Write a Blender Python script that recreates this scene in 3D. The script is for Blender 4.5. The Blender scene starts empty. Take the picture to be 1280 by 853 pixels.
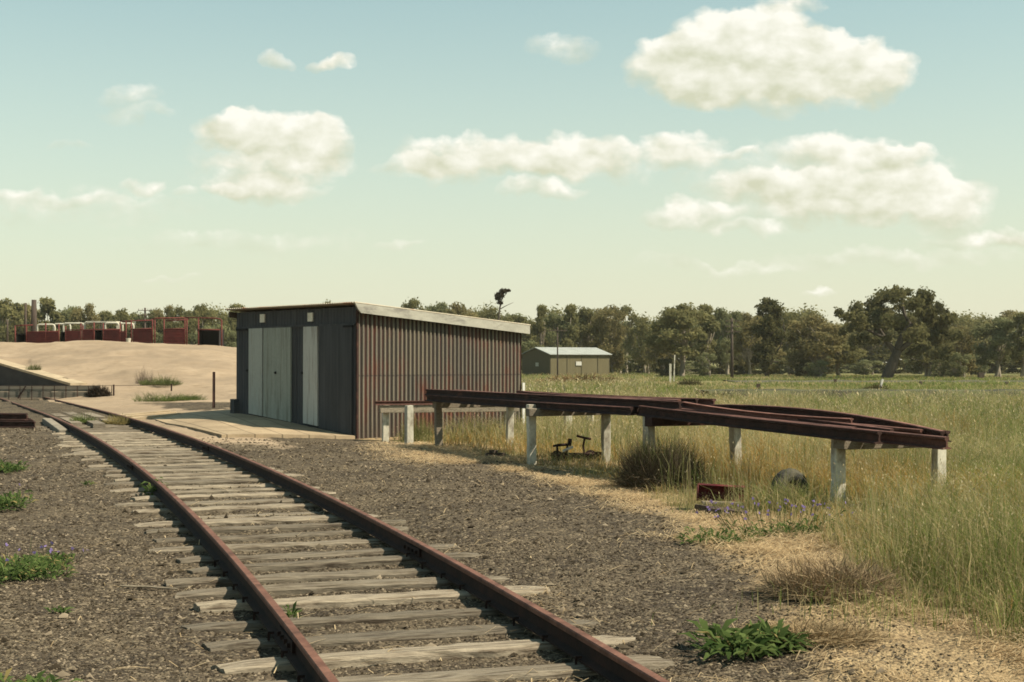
import bpy, math, random
import numpy as np
from mathutils import Vector, Matrix

SEED = 7
rng = np.random.default_rng(SEED)
random.seed(SEED)
R = math.radians
scene = bpy.context.scene
col = scene.collection

# ------------------------------------------------------------------ camera
FOC, PITCH, EYE = 1780.0, math.atan(26.5 / 1780.0), 1.7      # photo pixels, radians, metres
cam_d = bpy.data.cameras.new('camera')
cam = bpy.data.objects.new('camera', cam_d)
col.objects.link(cam)
cam_d.sensor_width = 36.0
cam_d.lens = FOC * 36.0 / 1280.0
cam_d.clip_start, cam_d.clip_end = 0.1, 6000
cam.location = (0, 0, EYE)
cam.rotation_euler = (math.pi / 2 + PITCH, 0, 0)
scene.camera = cam


def at(px, py, d):
    """point at depth y = d along the sight line that was measured on the photograph"""
    a, b = (px - 640) / FOC, (426.5 - py) / FOC
    v = Vector((a, math.cos(PITCH) - b * math.sin(PITCH), math.sin(PITCH) + b * math.cos(PITCH)))
    return Vector((0, 0, EYE)) + v * (d / v.y)


# ------------------------------------------------------------------ numpy noise
def _hash(ix, iy, s):
    h = (ix.astype(np.int64) * 374761393 + iy.astype(np.int64) * 668265263 + s * 974634777) & 0xFFFFFFFF
    h = ((h ^ (h >> 13)) * 1274126177) & 0xFFFFFFFF
    return ((h ^ (h >> 16)) & 0xFFFF) / 65535.0


def vnoise(x, y, s=0):
    x0, y0 = np.floor(x), np.floor(y)
    fx, fy = x - x0, y - y0
    fx, fy = fx * fx * (3 - 2 * fx), fy * fy * (3 - 2 * fy)
    a, b = _hash(x0, y0, s), _hash(x0 + 1, y0, s)
    c, d = _hash(x0, y0 + 1, s), _hash(x0 + 1, y0 + 1, s)
    return (a * (1 - fx) + b * fx) * (1 - fy) + (c * (1 - fx) + d * fx) * fy


def fbm(x, y, s=0, o=4):
    t, a, n = 0, 0.5, 0
    for k in range(o):
        t = t + a * vnoise(x * 2 ** k, y * 2 ** k, s + k * 17)
        n += a
        a *= .5
    return t / n


def sstep(a, b, x):
    t = np.clip((x - a) / (b - a), 0, 1)
    return t * t * (3 - 2 * t)


# ------------------------------------------------------------------ track line
TQ = [2.07991415, -0.26271825, -0.03044714, 0.00530177, 0.01986487, 2.14400812, -2.96007111, -0.03151201]


def track(Y):
    a, b, c, d, e, z1, z2, z0 = TQ
    Y = np.asarray(Y, float)
    y = np.clip(Y, 3, 44)
    X = a + b * y + c * y ** 2 / 10 + d * y ** 3 / 1000 + e * y ** 4 / 1e5
    dX = b + 2 * c * y / 10 + 3 * d * y ** 2 / 1000 + 4 * e * y ** 3 / 1e5
    X = X + dX * (Y - y)
    t = np.clip(y - 5, 0, 36)
    Z = z0 + z1 * t / 100 + z2 * t * t / 1e4          # top of rail
    return X, Z, dX


# ------------------------------------------------------------------ terrain
CP = [(1.2, 3, -.25), (.7, 5, -.18), (-.84, 10, -.09), (-2.5, 15, 0), (-4.3, 20, .07), (-6.2, 25, .12), (-8.2, 30, .16),
      (-12.4, 40, .2), (-16.7, 50, .22), (-3.42, 31.5, 0), (-6.8, 35.3, .43), (.2, 34.8, -.05), (-3.3, 39, .35), (-6.1, 29.6, .13), (-10.1, 38.2, .33), (-8.4, 40, .42),
      (5, 6, -.2), (4, 12, 0), (4, 16.6, 0), (.3, 23.6, 0), (-1.4, 28.3, 0), (10, 15, 0), (12, 30, 0), (30, 40, -.1), (12, 55, 0), (5, 75, 0), (30, 90, 0), (5, 45, 0),
      (-4, 9, -.1), (-8, 15, 0), (-11, 22, .1), (-14, 30, .15), (-18, 40, .2), (-24, 50, .25), (-40, 50, .3),
      (-14.3, 52, .4), (-11, 46, .42), (-12.1, 60, .85), (-18.7, 61, .8), (-19, 66, 1.3), (-28.8, 80, 1.75), (-21, 76, 2.25),
      (-31.6, 90, 2.96), (-27.5, 84, 2.75), (-34, 97, 2.96), (-28, 97, 2.9), (-24.2, 89, 2.96), (-20, 87, 2.72), (-16.5, 86, 2.5), (-12, 86, 1.7), (-8, 86, .8), (-3, 86, .2), (-40, 92, 2.95), (-55, 95, 2.9), (-15, 72, 1.8), (-7, 62, .5), (-2, 60, .1),
      (-25, 106, 2.7), (-25, 140, .6), (-60, 120, 2.2), (-70, 60, .4), (-40, 160, .3),
      (0, 0, -.2), (-6, 0, -.2), (6, 0, -.2), (0, -10, -.2), (-15, 5, 0), (15, 5, -.1),
      (0, 300, 0), (150, 300, 0), (-150, 300, 0), (300, 0, 0), (-300, 0, 0), (0, -300, 0), (60, 150, 0), (0, 150, 0), (1500, 1500, 0), (-1500, 1500, 0), (0, 3000, 0), (1500, -1500, 0), (-1500, -1500, 0), (40, 60, 0), (80, 80, 0), (20, 120, 0)]
CP = np.array(CP, float)
UV = lambda X, Y: np.stack([np.arcsinh(X / 20), np.arcsinh(Y / 20)], -1)


def _phi(r2):
    return .5 * r2 * np.log(r2 + 1e-12)


_c = UV(CP[:, 0], CP[:, 1])
_n = len(_c)
_A = np.zeros((_n + 3, _n + 3))
_A[:_n, :_n] = _phi(((_c[:, None] - _c[None]) ** 2).sum(-1)) + 2e-3 * np.eye(_n)
_A[:_n, _n] = 1
_A[:_n, _n + 1:] = _c
_A[_n, :_n] = 1
_A[_n + 1:, :_n] = _c.T
_w = np.linalg.solve(_A, np.concatenate([CP[:, 2], np.zeros(3)]))

WALL_A, WALL_B = np.array((-18.7, 60.5)), np.array((-37.9, 88.5))       # edge of the loading bank


def zbase(X, Y):
    X, Y = np.asarray(X, float), np.asarray(Y, float)
    sh = np.broadcast(X, Y).shape
    x, y = np.broadcast_to(X, sh).ravel(), np.broadcast_to(Y, sh).ravel()
    out = np.empty(x.size)
    for i in range(0, x.size, 20000):
        u = UV(x[i:i + 20000], y[i:i + 20000])
        r2 = ((u[:, None] - _c[None]) ** 2).sum(-1)
        out[i:i + 20000] = _phi(r2) @ _w[:_n] + _w[_n] + u @ _w[_n + 1:]
    out = np.where(np.hypot(x, y) > 260, out * np.clip(1 - (np.hypot(x, y) - 260) / 200, 0, 1), out)
    # the bed of the track
    xc, zr, dx = track(y)
    d = np.abs(x - xc) / np.sqrt(1 + dx * dx)
    w = np.exp(-(d / 1.75) ** 4) * (y > -20) * (y < 75)
    out = out * (1 - w) + (zr - .203 + .14 * sstep(33.5, 36.5, y)) * w
    # the bank drops to the track along the retaining wall
    t = WALL_B - WALL_A
    L = np.hypot(*t)
    s = ((x - WALL_A[0]) * t[0] + (y - WALL_A[1]) * t[1]) / L
    q = ((x - WALL_A[0]) * t[1] - (y - WALL_A[1]) * t[0]) / L            # > 0 on the bank's side
    zl = np.minimum(.74 + .0765 * s, 2.3)
    wl = (1 - sstep(.7, 4.5, q)) * (q > 0) * sstep(-3, 0, s) * (s < L + 60)
    out = out * (1 - wl) + zl * wl
    low = (q < .35) & (s > -.3) & (s < L + 60) & (q > -40)
    out = np.where(low, np.minimum(out, .27), out)
    return out.reshape(sh)


def zg(X, Y):
    X, Y = np.asarray(X, float), np.asarray(Y, float)
    z = zbase(X, Y)
    r = np.hypot(X, Y)
    amp = np.clip(r / 60, .25, 1)
    z = z + (fbm(X * .8, Y * .8, 3, 3) - .5) * .06 * amp
    sn = sstep(44, 52, Y) * sstep(-.03, -.08, X / np.maximum(Y, 1)) * (Y < 110)
    z = z + sn * ((fbm(X * .35, Y * .35, 41, 4) - .5) * .30 + (fbm(X * 1.6, Y * 1.1, 43, 3) - .5) * .10)
    z = z + (fbm(X * 4.5, Y * 4.5, 9, 3) - .5) * .04 * (r < 60)
    return z


def gz(x, y):
    return float(zg(np.array([x]), np.array([y]))[0])


# field edge: yard gravel to the left, grass to the right
EB = np.array([(2, 1.6), (5, 1.75), (7.6, 1.95), (11, 2.1), (13, 1.9), (15.4, 1.9), (18.7, 1.1), (23.3, -.2), (29.4, -2.4), (31.6, -3.3), (36.0, 0.6), (40, -4.5), (60, -8.0), (100, -14), (200, -28)])
EG = np.array([(2, 4.2), (7, 3.8), (9, 3.25), (10.4, 2.75), (14.6, 2.75), (16, 2.2), (18.7, 1.55), (23, .35), (28.3, -1.75), (31.3, -2.6), (36.0, .8), (40, -4.5), (60, -8.0), (100, -14), (200, -28)])
eb = lambda Y: np.interp(Y, EB[:, 0], EB[:, 1])
eg = lambda Y: np.interp(Y, EG[:, 0], EG[:, 1])

# ------------------------------------------------------------------ materials
MATS = {}


class NT:
    def __init__(self, name, tree=None):
        if tree is None:
            self.m = bpy.data.materials.new(name)
            self.m.use_nodes = True
            self.t = self.m.node_tree
        else:
            self.t = tree
        self.t.nodes.clear()

    def n(self, kind, ins=None, **kw):
        nd = self.t.nodes.new(kind)
        for k, v in kw.items():
            setattr(nd, k, v)
        for k, v in (ins or {}).items():
            self.set(nd, k, v)
        return nd

    def set(self, nd, k, v):
        s = nd.inputs[k]
        if isinstance(v, bpy.types.NodeSocket):
            self.t.links.new(v, s)
        elif isinstance(v, bpy.types.Node):
            self.t.links.new(v.outputs[0], s)
        else:
            if isinstance(v, (tuple, list)) and s.type == 'RGBA' and len(v) == 3:
                v = (*v, 1)
            s.default_value = v

    def math(self, op, a, b=0.0, c=None, clamp=False):
        nd = self.n('ShaderNodeMath', {0: a, 1: b}, operation=op, use_clamp=clamp)
        if c is not None:
            self.set(nd, 2, c)
        return nd.outputs[0]

    def vmath(self, op, a, b=None, c=None):
        nd = self.n('ShaderNodeVectorMath', {0: a}, operation=op)
        if b is not None:
            self.set(nd, 1, b)
        if c is not None:
            self.set(nd, 2, c)
        return nd.outputs[1] if op in ('DOT_PRODUCT', 'LENGTH') else nd.outputs[0]

    def mix(self, f, a, b, mode='MIX'):
        nd = self.n('ShaderNodeMix', data_type='RGBA', blend_type=mode)
        self.set(nd, 0, f)
        self.set(nd, 6, a)
        self.set(nd, 7, b)
        return nd.outputs[2]

    def ramp(self, f, a, b, va=0.0, vb=1.0):
        return self.n('ShaderNodeMapRange', {0: f, 1: a, 2: b, 3: va, 4: vb}, clamp=True).outputs[0]

    def noise(self, scale, detail=3, rough=.55, vec=None, dim=None):
        nd = self.n('ShaderNodeTexNoise', {'Scale': scale, 'Detail': detail, 'Roughness': rough})
        if vec is not None:
            self.set(nd, 'Vector', vec)
        return nd.outputs[0]

    def vor(self, scale, vec=None, feature='F1', out=0):
        nd = self.n('ShaderNodeTexVoronoi', {'Scale': scale}, feature=feature)
        if vec is not None:
            self.set(nd, 'Vector', vec)
        return nd.outputs[out]

    def coord(self, which='Object', scale=None):
        tc = self.n('ShaderNodeTexCoord').outputs[which]
        if scale is not None:
            tc = self.vmath('MULTIPLY', tc, scale)
        return tc

    def finish(self, colr, rough=.85, height=None, bump=.3, dist=.01, metal=0.0, spec=.3):
        p = self.n('ShaderNodeBsdfPrincipled', {'Base Color': colr, 'Roughness': rough, 'Metallic': metal, 'Specular IOR Level': spec})
        if height is not None:
            b = self.n('ShaderNodeBump', {'Strength': bump, 'Distance': dist, 'Height': height})
            self.set(p, 'Normal', b.outputs[0])
        self.n('ShaderNodeOutputMaterial', {0: p.outputs[0]})
        return self.m


def mat(name, c1, c2, scale=4.0, stretch=(1, 1, 1), lo=.35, hi=.65, rough=.85, bump=.3, dist=.01, fine=30.0, c3=None, s3=1.2, lo3=.55, hi3=.7, metal=0.0, spec=.25, rnd=0.0):
    """two tones through stretched noise, a fine grain, an optional blotch of a third tone, an optional tone per object"""
    T = NT(name)
    v = T.coord('Object', stretch)
    oi = T.n('ShaderNodeObjectInfo').outputs['Random']
    v = T.vmath('ADD', v, T.n('ShaderNodeCombineXYZ', {0: T.math('MULTIPLY', oi, 37.0), 1: T.math('MULTIPLY', oi, 11.0)}).outputs[0])
    c = T.mix(T.ramp(T.noise(scale, 5, .6, v), lo, hi), c1, c2)
    if c3 is not None:
        c = T.mix(T.ramp(T.noise(s3, 4, .65, v), lo3, hi3), c, c3)
    fn = T.noise(fine, 3, .6, v)
    c = T.mix(.5, c, T.mix(T.ramp(fn, .3, .7), (.62, .62, .62), (1.25, 1.25, 1.25)), 'MULTIPLY')
    c = T.mix(.5, c, c)
    if rnd:
        k = T.math('MULTIPLY_ADD', oi, 2 * rnd, 1 - rnd)
        c = T.vmath('SCALE', c)
        T.set(T.t.nodes[-1], 'Scale', k)
    h = T.math('ADD', fn, T.noise(scale, 4, .6, v))
    MATS[name] = T.finish(c, rough, h, bump, dist, metal, spec)
    return MATS[name]


M = MATS
mat('rail_side_shade', (.013, .007, .005), (.032, .014, .009), 6, fine=60, rough=.9, rnd=.2)  # rust of web and foot, darkened to carry the shade on the rail's face
mat('rail_head_lit', (.105, .046, .030), (.165, .078, .052), 7, fine=45, rough=.75, bump=.2, c3=(.06, .028, .018), s3=5, lo3=.5, hi3=.7)  # rust of the rail head in the paler tone of its sunlit faces
mat('stored_rust_shade', (.018, .009, .007), (.042, .018, .013), 5, fine=40, rough=.85, c3=(.075, .030, .020), s3=2.0, lo3=.55, hi3=.75, rnd=.35)  # rust with shade mixed in, for the near-black sides of stored rails
mat('stored_top_lit', (.11, .048, .035), (.20, .095, .072), 4, fine=40, rough=.8, c3=(.05, .022, .016), s3=3.0, lo3=.5, hi3=.7, rnd=.3)  # rust of stored rail tops, sunlight put into the colour
mat('stored_rust_pale', (.065, .028, .020), (.12, .052, .037), 5, fine=40, rough=.8, rnd=.2)
mat('sleeper_wood', (.135, .108, .076), (.28, .235, .17), 5, (.9, 14, 10), .3, .7, .9, .8, .01, 22, c3=(.075, .054, .035), s3=2.2, lo3=.50, hi3=.66, rnd=.4)
mat('grey_timber', (.15, .12, .085), (.25, .21, .155), 5, (1, 12, 12), .3, .7, .9, .6, .008, 20, c3=(.10, .08, .06), s3=1.6, rnd=.2)
mat('post_paint', (.40, .37, .29), (.52, .485, .39), 4, (1, 1, .6), .3, .7, .8, .3, .004, 26, c3=(.20, .165, .12), s3=5.0, lo3=.48, hi3=.68, rnd=.2)
mat('dark_timber', (.05, .035, .025), (.10, .07, .05), 5, (3, 3, 3), fine=25)
mat('concrete', (.32, .245, .155), (.42, .33, .215), 1.5, fine=60, rough=.9, bump=.25, dist=.004, c3=(.24, .185, .12), s3=.8, lo3=.5, hi3=.7)
mat('pale_slab', (.17, .145, .108), (.25, .215, .165), 3, fine=30, rough=.9)
mat('dark_iron', (.040, .041, .043), (.068, .068, .070), 1.2, (5, 5, .5), .3, .7, .8, .25, .004, 40, c3=(.085, .075, .068), s3=1.0, lo3=.6, hi3=.8)
mat('door_green', (.25, .26, .215), (.32, .325, .27), 1.6, (5, 5, .5), .3, .7, .75, .2, .003, 30, c3=(.14, .12, .09), s3=1.4, lo3=.52, hi3=.75)
mat('door_white', (.42, .41, .36), (.52, .50, .45), 1.6, (7, 7, .4), .3, .7, .75, .25, .003, 30, c3=(.20, .165, .13), s3=1.6, lo3=.5, hi3=.7)
mat('door_grey', (.34, .34, .29), (.43, .425, .37), 1.6, (7, 7, .4), .3, .7, .75, .25, .003, 30, c3=(.20, .17, .13), s3=1.6, lo3=.52, hi3=.74)
mat('sign_cream', (.62, .56, .44), (.72, .66, .54), 5, fine=30)
mat('fascia_zinc', (.27, .255, .21), (.37, .35, .29), 1.5, (1.2, 3, 3), .3, .7, .7, .15, .004, 30, c3=(.19, .175, .15), s3=1.6, lo3=.5, hi3=.66)
mat('roof_iron', (.34, .29, .21), (.44, .39, .30), 1.5, fine=20, rough=.7, c3=(.28, .13, .07), s3=1.5, lo3=.55, hi3=.7)
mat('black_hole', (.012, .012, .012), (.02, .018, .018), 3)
mat('yard_red', (.062, .013, .013), (.095, .020, .018), 3, (1, 1, 1), fine=20, c3=(.07, .018, .015), s3=2.0, rnd=.15)
mat('yard_pipe_red', (.085, .020, .017), (.125, .032, .026), 3, fine=20)
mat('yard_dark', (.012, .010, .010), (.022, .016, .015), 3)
mat('white_pipe', (.40, .37, .29), (.48, .45, .36), 3, fine=20)
mat('far_wall', (.105, .088, .046), (.125, .105, .056), 1.0, (8, 8, .4), fine=8)
mat('far_wall_dark', (.075, .065, .038), (.092, .08, .047), 1.0, (8, 8, .4), fine=8)
mat('far_roof', (.24, .25, .225), (.30, .31, .28), 1.5, fine=10, rough=.6)
mat('red_paint', (.055, .005, .006), (.095, .009, .010), 5, fine=30, rough=.6, c3=(.09, .02, .016), s3=5, lo3=.58, hi3=.72)
mat('rubber', (.022, .021, .017), (.045, .042, .03), 6, fine=40, c3=(.09, .08, .05), s3=3, lo3=.5, hi3=.7)
mat('pole_wood', (.045, .032, .025), (.075, .055, .042), 3, (4, 4, .5))
mat('bark', (.20, .165, .12), (.30, .26, .20), 2, (2, 2, .5), c3=(.10, .08, .06), s3=1.5)
mat('bark_dark', (.06, .048, .036), (.10, .08, .06), 2, (2, 2, .5))
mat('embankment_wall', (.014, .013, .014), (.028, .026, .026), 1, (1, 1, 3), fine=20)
mat('plank_grey', (.13, .112, .085), (.18, .16, .125), 2.5, (.6, 3, 8), fine=14, rough=.9, c3=(.10, .09, .075), s3=1.5)
mat('burnt_brush', (.035, .028, .022), (.09, .07, .05), 6, fine=20)
mat('white_stick', (.60, .56, .48), (.70, .66, .58), 5)
mat('gravel_stone', (.085, .068, .048), (.17, .138, .098), 3, fine=40, rnd=.0)


def attr_mat(name, translucent=.35, rough=.8, var=.25):
    T = NT(name)
    a = T.n('ShaderNodeAttribute', attribute_name='tone').outputs['Color']
    d = T.n('ShaderNodeBsdfDiffuse', {'Color': a, 'Roughness': 1.0})
    if translucent:
        tr = T.n('ShaderNodeBsdfTranslucent', {'Color': a})
        mx = T.n('ShaderNodeMixShader', {0: translucent, 1: d.outputs[0], 2: tr.outputs[0]})
        out = mx.outputs[0]
    else:
        out = d.outputs[0]
    T.n('ShaderNodeOutputMaterial', {0: out})
    MATS[name] = T.m
    return T.m


attr_mat('blade', .45)
attr_mat('leaf', .42)
attr_mat('twig', 0)

# corrugated side wall of the shed: local x runs along the wall
RIDGES, SIDE = 41, 4.9


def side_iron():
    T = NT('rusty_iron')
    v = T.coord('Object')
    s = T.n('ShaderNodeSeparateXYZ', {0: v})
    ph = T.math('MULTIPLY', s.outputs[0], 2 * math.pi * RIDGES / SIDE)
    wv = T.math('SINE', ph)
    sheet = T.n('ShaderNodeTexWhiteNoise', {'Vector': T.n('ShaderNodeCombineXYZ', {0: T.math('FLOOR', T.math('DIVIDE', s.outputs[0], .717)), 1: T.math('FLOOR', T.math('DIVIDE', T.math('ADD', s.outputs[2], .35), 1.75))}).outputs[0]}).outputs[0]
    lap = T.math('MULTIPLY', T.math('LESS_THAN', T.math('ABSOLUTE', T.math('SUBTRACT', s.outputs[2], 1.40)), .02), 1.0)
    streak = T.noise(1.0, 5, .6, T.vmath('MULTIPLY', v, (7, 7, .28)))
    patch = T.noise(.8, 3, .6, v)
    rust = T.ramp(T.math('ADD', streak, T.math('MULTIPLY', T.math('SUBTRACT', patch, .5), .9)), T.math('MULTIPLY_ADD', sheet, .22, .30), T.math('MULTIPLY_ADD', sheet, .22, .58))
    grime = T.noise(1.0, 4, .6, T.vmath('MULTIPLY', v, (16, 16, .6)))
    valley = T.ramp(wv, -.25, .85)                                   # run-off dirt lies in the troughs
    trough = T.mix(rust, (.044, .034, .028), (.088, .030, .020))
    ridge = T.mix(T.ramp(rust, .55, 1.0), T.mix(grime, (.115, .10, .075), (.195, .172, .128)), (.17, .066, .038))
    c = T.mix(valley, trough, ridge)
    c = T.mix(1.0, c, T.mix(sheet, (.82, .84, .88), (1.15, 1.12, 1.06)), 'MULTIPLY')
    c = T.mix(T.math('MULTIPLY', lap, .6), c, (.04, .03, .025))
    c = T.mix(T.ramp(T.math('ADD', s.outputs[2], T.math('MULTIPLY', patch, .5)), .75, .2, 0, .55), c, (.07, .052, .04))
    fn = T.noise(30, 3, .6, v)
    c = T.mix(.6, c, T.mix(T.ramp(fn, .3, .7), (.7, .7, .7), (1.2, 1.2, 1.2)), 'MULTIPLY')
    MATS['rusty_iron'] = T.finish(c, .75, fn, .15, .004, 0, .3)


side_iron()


def ground_mat():
    T = NT('ground_mix')
    v = T.coord('Object')
    mk = T.n('ShaderNodeAttribute', attribute_name='mask')
    sp = T.n('ShaderNodeSeparateColor', {0: mk.outputs['Color']})
    sand_m, straw_m, field_m = sp.outputs[0], sp.outputs[1], sp.outputs[2]
    n1 = T.noise(.7, 5, .6, v)
    n2 = T.noise(7, 5, .65, v)
    n3 = T.noise(55, 3, .6, v)
    v1 = T.n('ShaderNodeTexVoronoi', {'Vector': v, 'Scale': 26.0})
    v2 = T.n('ShaderNodeTexVoronoi', {'Vector': v, 'Scale': 60.0})
    vc = T.n('ShaderNodeSeparateColor', {0: v1.outputs['Color']}).outputs[0]
    vc2 = T.n('ShaderNodeSeparateColor', {0: v2.outputs['Color']}).outputs[1]
    # ballast: dark cinders with paler stones
    bal = T.mix(T.ramp(n2, .3, .7), (.040, .031, .022), (.084, .065, .045))
    bal = T.mix(T.ramp(n1, .42, .68), bal, (.125, .096, .062))
    bal = T.mix(T.ramp(vc, .55, 1.0), bal, (.19, .15, .098))
    bal = T.mix(T.math('MULTIPLY', T.ramp(vc2, .55, .0), .85), bal, (.022, .017, .013))
    sand = T.mix(T.ramp(n1, .3, .7), (.262, .194, .128), (.33, .252, .172))
    sand = T.mix(T.ramp(T.noise(2.2, 5, .65, v), .5, .75), sand, (.21, .153, .095))
    sand = T.mix(T.math('MULTIPLY', T.ramp(T.noise(.16, 5, .65, v), .42, .60), .75), sand, (.215, .162, .110))
    sand = T.mix(T.ramp(n3, .55, .8), sand, (.22, .16, .10))
    straw = T.mix(T.ramp(n2, .3, .7), (.19, .135, .075), (.38, .28, .155))
    straw = T.mix(T.ramp(vc2, .4, .0), straw, (.10, .07, .04))
    field = T.mix(T.ramp(n1, .35, .65), (.12, .11, .045), (.22, .18, .085))
    field = T.mix(T.ramp(T.noise(.12, 4, .6, v), .4, .62), field, (.13, .135, .05))
    e = T.math('MULTIPLY', T.math('SUBTRACT', n2, .5), .8)
    f1 = T.ramp(T.math('ADD', sand_m, e), .35, .65)
    f2 = T.ramp(T.math('ADD', straw_m, T.math('ADD', e, T.math('MULTIPLY', T.math('SUBTRACT', n3, .5), .6))), .3, .7)
    f3 = T.ramp(T.math('ADD', field_m, e), .3, .7)
    c = T.mix(f1, bal, sand)
    c = T.mix(f2, c, straw)
    c = T.mix(f3, c, field)
    h = T.math('ADD', T.math('MULTIPLY', v1.outputs['Distance'], -1.2), T.math('ADD', T.math('MULTIPLY', v2.outputs['Distance'], -.6), n3))
    h = T.math('MULTIPLY', h, T.math('MULTIPLY_ADD', f1, -.7, 1.0))
    T.finish(c, .95, h, .75, .022, 0, .1)
    MATS['ground_mix'] = T.m


ground_mat()

# ------------------------------------------------------------------ object helpers


def tag(o, label=None, cat=None, group=None, kind=None):
    if label:
        o['label'] = label
    if cat:
        o['category'] = cat
    if group:
        o['group'] = group
    if kind:
        o['kind'] = kind
    return o


def empty(name, loc, rz=0.0, label=None, cat=None, group=None):
    o = bpy.data.objects.new(name, None)
    col.objects.link(o)
    o.location = loc
    o.rotation_euler = (0, 0, rz)
    o.empty_display_size = .2
    return tag(o, label, cat, group)


class MB:
    """collects shapes of one mesh"""

    def __init__(self):
        self.v, self.f, self.mi = [], [], []

    def add(self, vs, fs, mi=0):
        k = len(self.v)
        self.v += [tuple(p) for p in vs]
        self.f += [tuple(i + k for i in f) for f in fs]
        self.mi += [mi] * len(fs)

    def box(self, c, s, rot=None, mi=0, jit=0.0, top=1.0):
        """c centre, s full size, rot a Matrix; top = width of the upper face"""
        vs = []
        for sx, sy, sz in ((-1, -1, -1), (1, -1, -1), (1, 1, -1), (-1, 1, -1), (-1, -1, 1), (1, -1, 1), (1, 1, 1), (-1, 1, 1)):
            k = top if sz > 0 else 1.0
            p = Vector((sx * s[0] / 2 * k, sy * s[1] / 2 * k, sz * s[2] / 2))
            if jit:
                p += Vector((random.uniform(-jit, jit), random.uniform(-jit, jit), random.uniform(-jit, jit)))
            if rot is not None:
                p = rot @ p
            vs.append(p + Vector(c))
        self.add(vs, [(3, 2, 1, 0), (4, 5, 6, 7), (0, 1, 5, 4), (1, 2, 6, 5), (2, 3, 7, 6), (3, 0, 4, 7)], mi)

    def bar(self, a, b, w, h, mi=0, jit=0.0):
        """square bar from a to b, w across, h up"""
        a, b = Vector(a), Vector(b)
        d = (b - a)
        L = d.length
        x = d.normalized()
        up = Vector((0, 0, 1)) if abs(x.z) < .95 else Vector((0, 1, 0))
        y = up.cross(x).normalized()
        z = x.cross(y)
        rot = Matrix((x, y, z)).transposed()
        self.box((a + b) / 2, (L, w, h), rot, mi, jit)

    def tube(self, pts, rad, n=8, mi=0, caps=True):
        pts = [Vector(p) for p in pts]
        k = len(self.v)
        rads = rad if isinstance(rad, (list, tuple)) else [rad] * len(pts)
        ref = None
        for i, p in enumerate(pts):
            d = (pts[min(i + 1, len(pts) - 1)] - pts[max(i - 1, 0)]).normalized()
            if ref is None:
                ref = Vector((1, 0, 0)) if abs(d.x) < .9 else Vector((0, 1, 0))
            u = (ref - d * ref.dot(d)).normalized()
            w = d.cross(u)
            ref = u
            for j in range(n):
                t = 2 * math.pi * j / n
                self.v.append(tuple(p + (u * math.cos(t) + w * math.sin(t)) * rads[i]))
        for i in range(len(pts) - 1):
            for j in range(n):
                a, b = k + i * n + j, k + i * n + (j + 1) % n
                self.f.append((a, b, b + n, a + n))
                self.mi.append(mi)
        if caps:
            self.f.append(tuple(k + j for j in reversed(range(n))))
            self.f.append(tuple(k + (len(pts) - 1) * n + j for j in range(n)))
            self.mi += [mi, mi]

    def sweep(self, prof, pts, ups=None, mi=0, topmi=None, topidx=()):
        """closed profile (y across, z up) along pts"""
        pts = [Vector(p) for p in pts]
        k, n = len(self.v), len(prof)
        for i, p in enumerate(pts):
            d = (pts[min(i + 1, len(pts) - 1)] - pts[max(i - 1, 0)]).normalized()
            y = Vector((0, 0, 1)).cross(d).normalized()
            z = d.cross(y)
            for a, b in prof:
                self.v.append(tuple(p + y * a + z * b))
        for i in range(len(pts) - 1):
            for j in range(n):
                a, b = k + i * n + j, k + i * n + (j + 1) % n
                self.f.append((b, a, a + n, b + n))
                self.mi.append(topmi if (topmi is not None and j in topidx) else mi)
        self.f.append(tuple(k + j for j in range(n)))
        self.f.append(tuple(k + (len(pts) - 1) * n + j for j in reversed(range(n))))
        self.mi += [mi, mi]

    def disc(self, c, r, ax, t, n=18, mi=0):
        ax = Vector(ax).normalized()
        self.tube([Vector(c) - ax * t / 2, Vector(c) + ax * t / 2], r, n, mi)

    def build(self, name, mats, parent=None, bevel=0.0, smooth=False, loc=None):
        me = bpy.data.meshes.new(name)
        me.from_pydata(self.v, [], self.f)
        ms = mats if isinstance(mats, (list, tuple)) else [mats]
        for m in ms:
            me.materials.append(MATS[m])
        if len(ms) > 1:
            me.polygons.foreach_set('material_index', self.mi)
        if smooth:
            me.polygons.foreach_set('use_smooth', [True] * len(me.polygons))
        me.update()
        o = bpy.data.objects.new(name, me)
        col.objects.link(o)
        if parent is not None:
            o.parent = parent
        if loc is not None:
            o.location = loc
        if bevel:
            b = o.modifiers.new('bevel', 'BEVEL')
            b.width, b.segments, b.limit_method, b.angle_limit = bevel, 2, 'ANGLE', R(50)
        return o


def quads_mesh(name, V, mats, tone=None, parent=None, smooth=False):
    """V: (n, k, 3) array; k = 4 one quad per item, k = 6 two stacked quads per item (a blade)"""
    n, k = V.shape[:2]
    me = bpy.data.meshes.new(name)
    vv = np.ascontiguousarray(V.reshape(-1, 3), np.float32)
    base = (np.arange(n) * k)[:, None]
    if k == 4:
        q = base + np.array([[0, 1, 2, 3]])
    else:
        q = np.concatenate([base + np.array([[0, 1, 3, 2]]), base + np.array([[2, 3, 5, 4]])], 1)
    q = q.reshape(-1).astype(np.int32)
    nf = q.size // 4
    me.vertices.add(len(vv))
    me.vertices.foreach_set('co', vv.ravel())
    me.loops.add(q.size)
    me.loops.foreach_set('vertex_index', q)
    me.polygons.add(nf)
    me.polygons.foreach_set('loop_start', np.arange(nf, dtype=np.int32) * 4)
    me.update(calc_edges=True)
    if tone is not None:
        a = me.attributes.new('tone', 'FLOAT_COLOR', 'POINT')
        t = np.ones((n, k, 4), np.float32)
        t[..., :3] = tone[:, None, :] if tone.ndim == 2 else tone
        a.data.foreach_set('color', t.ravel())
    me.materials.append(MATS[mats])
    o = bpy.data.objects.new(name, me)
    col.objects.link(o)
    if parent is not None:
        o.parent = parent
    return o


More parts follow.
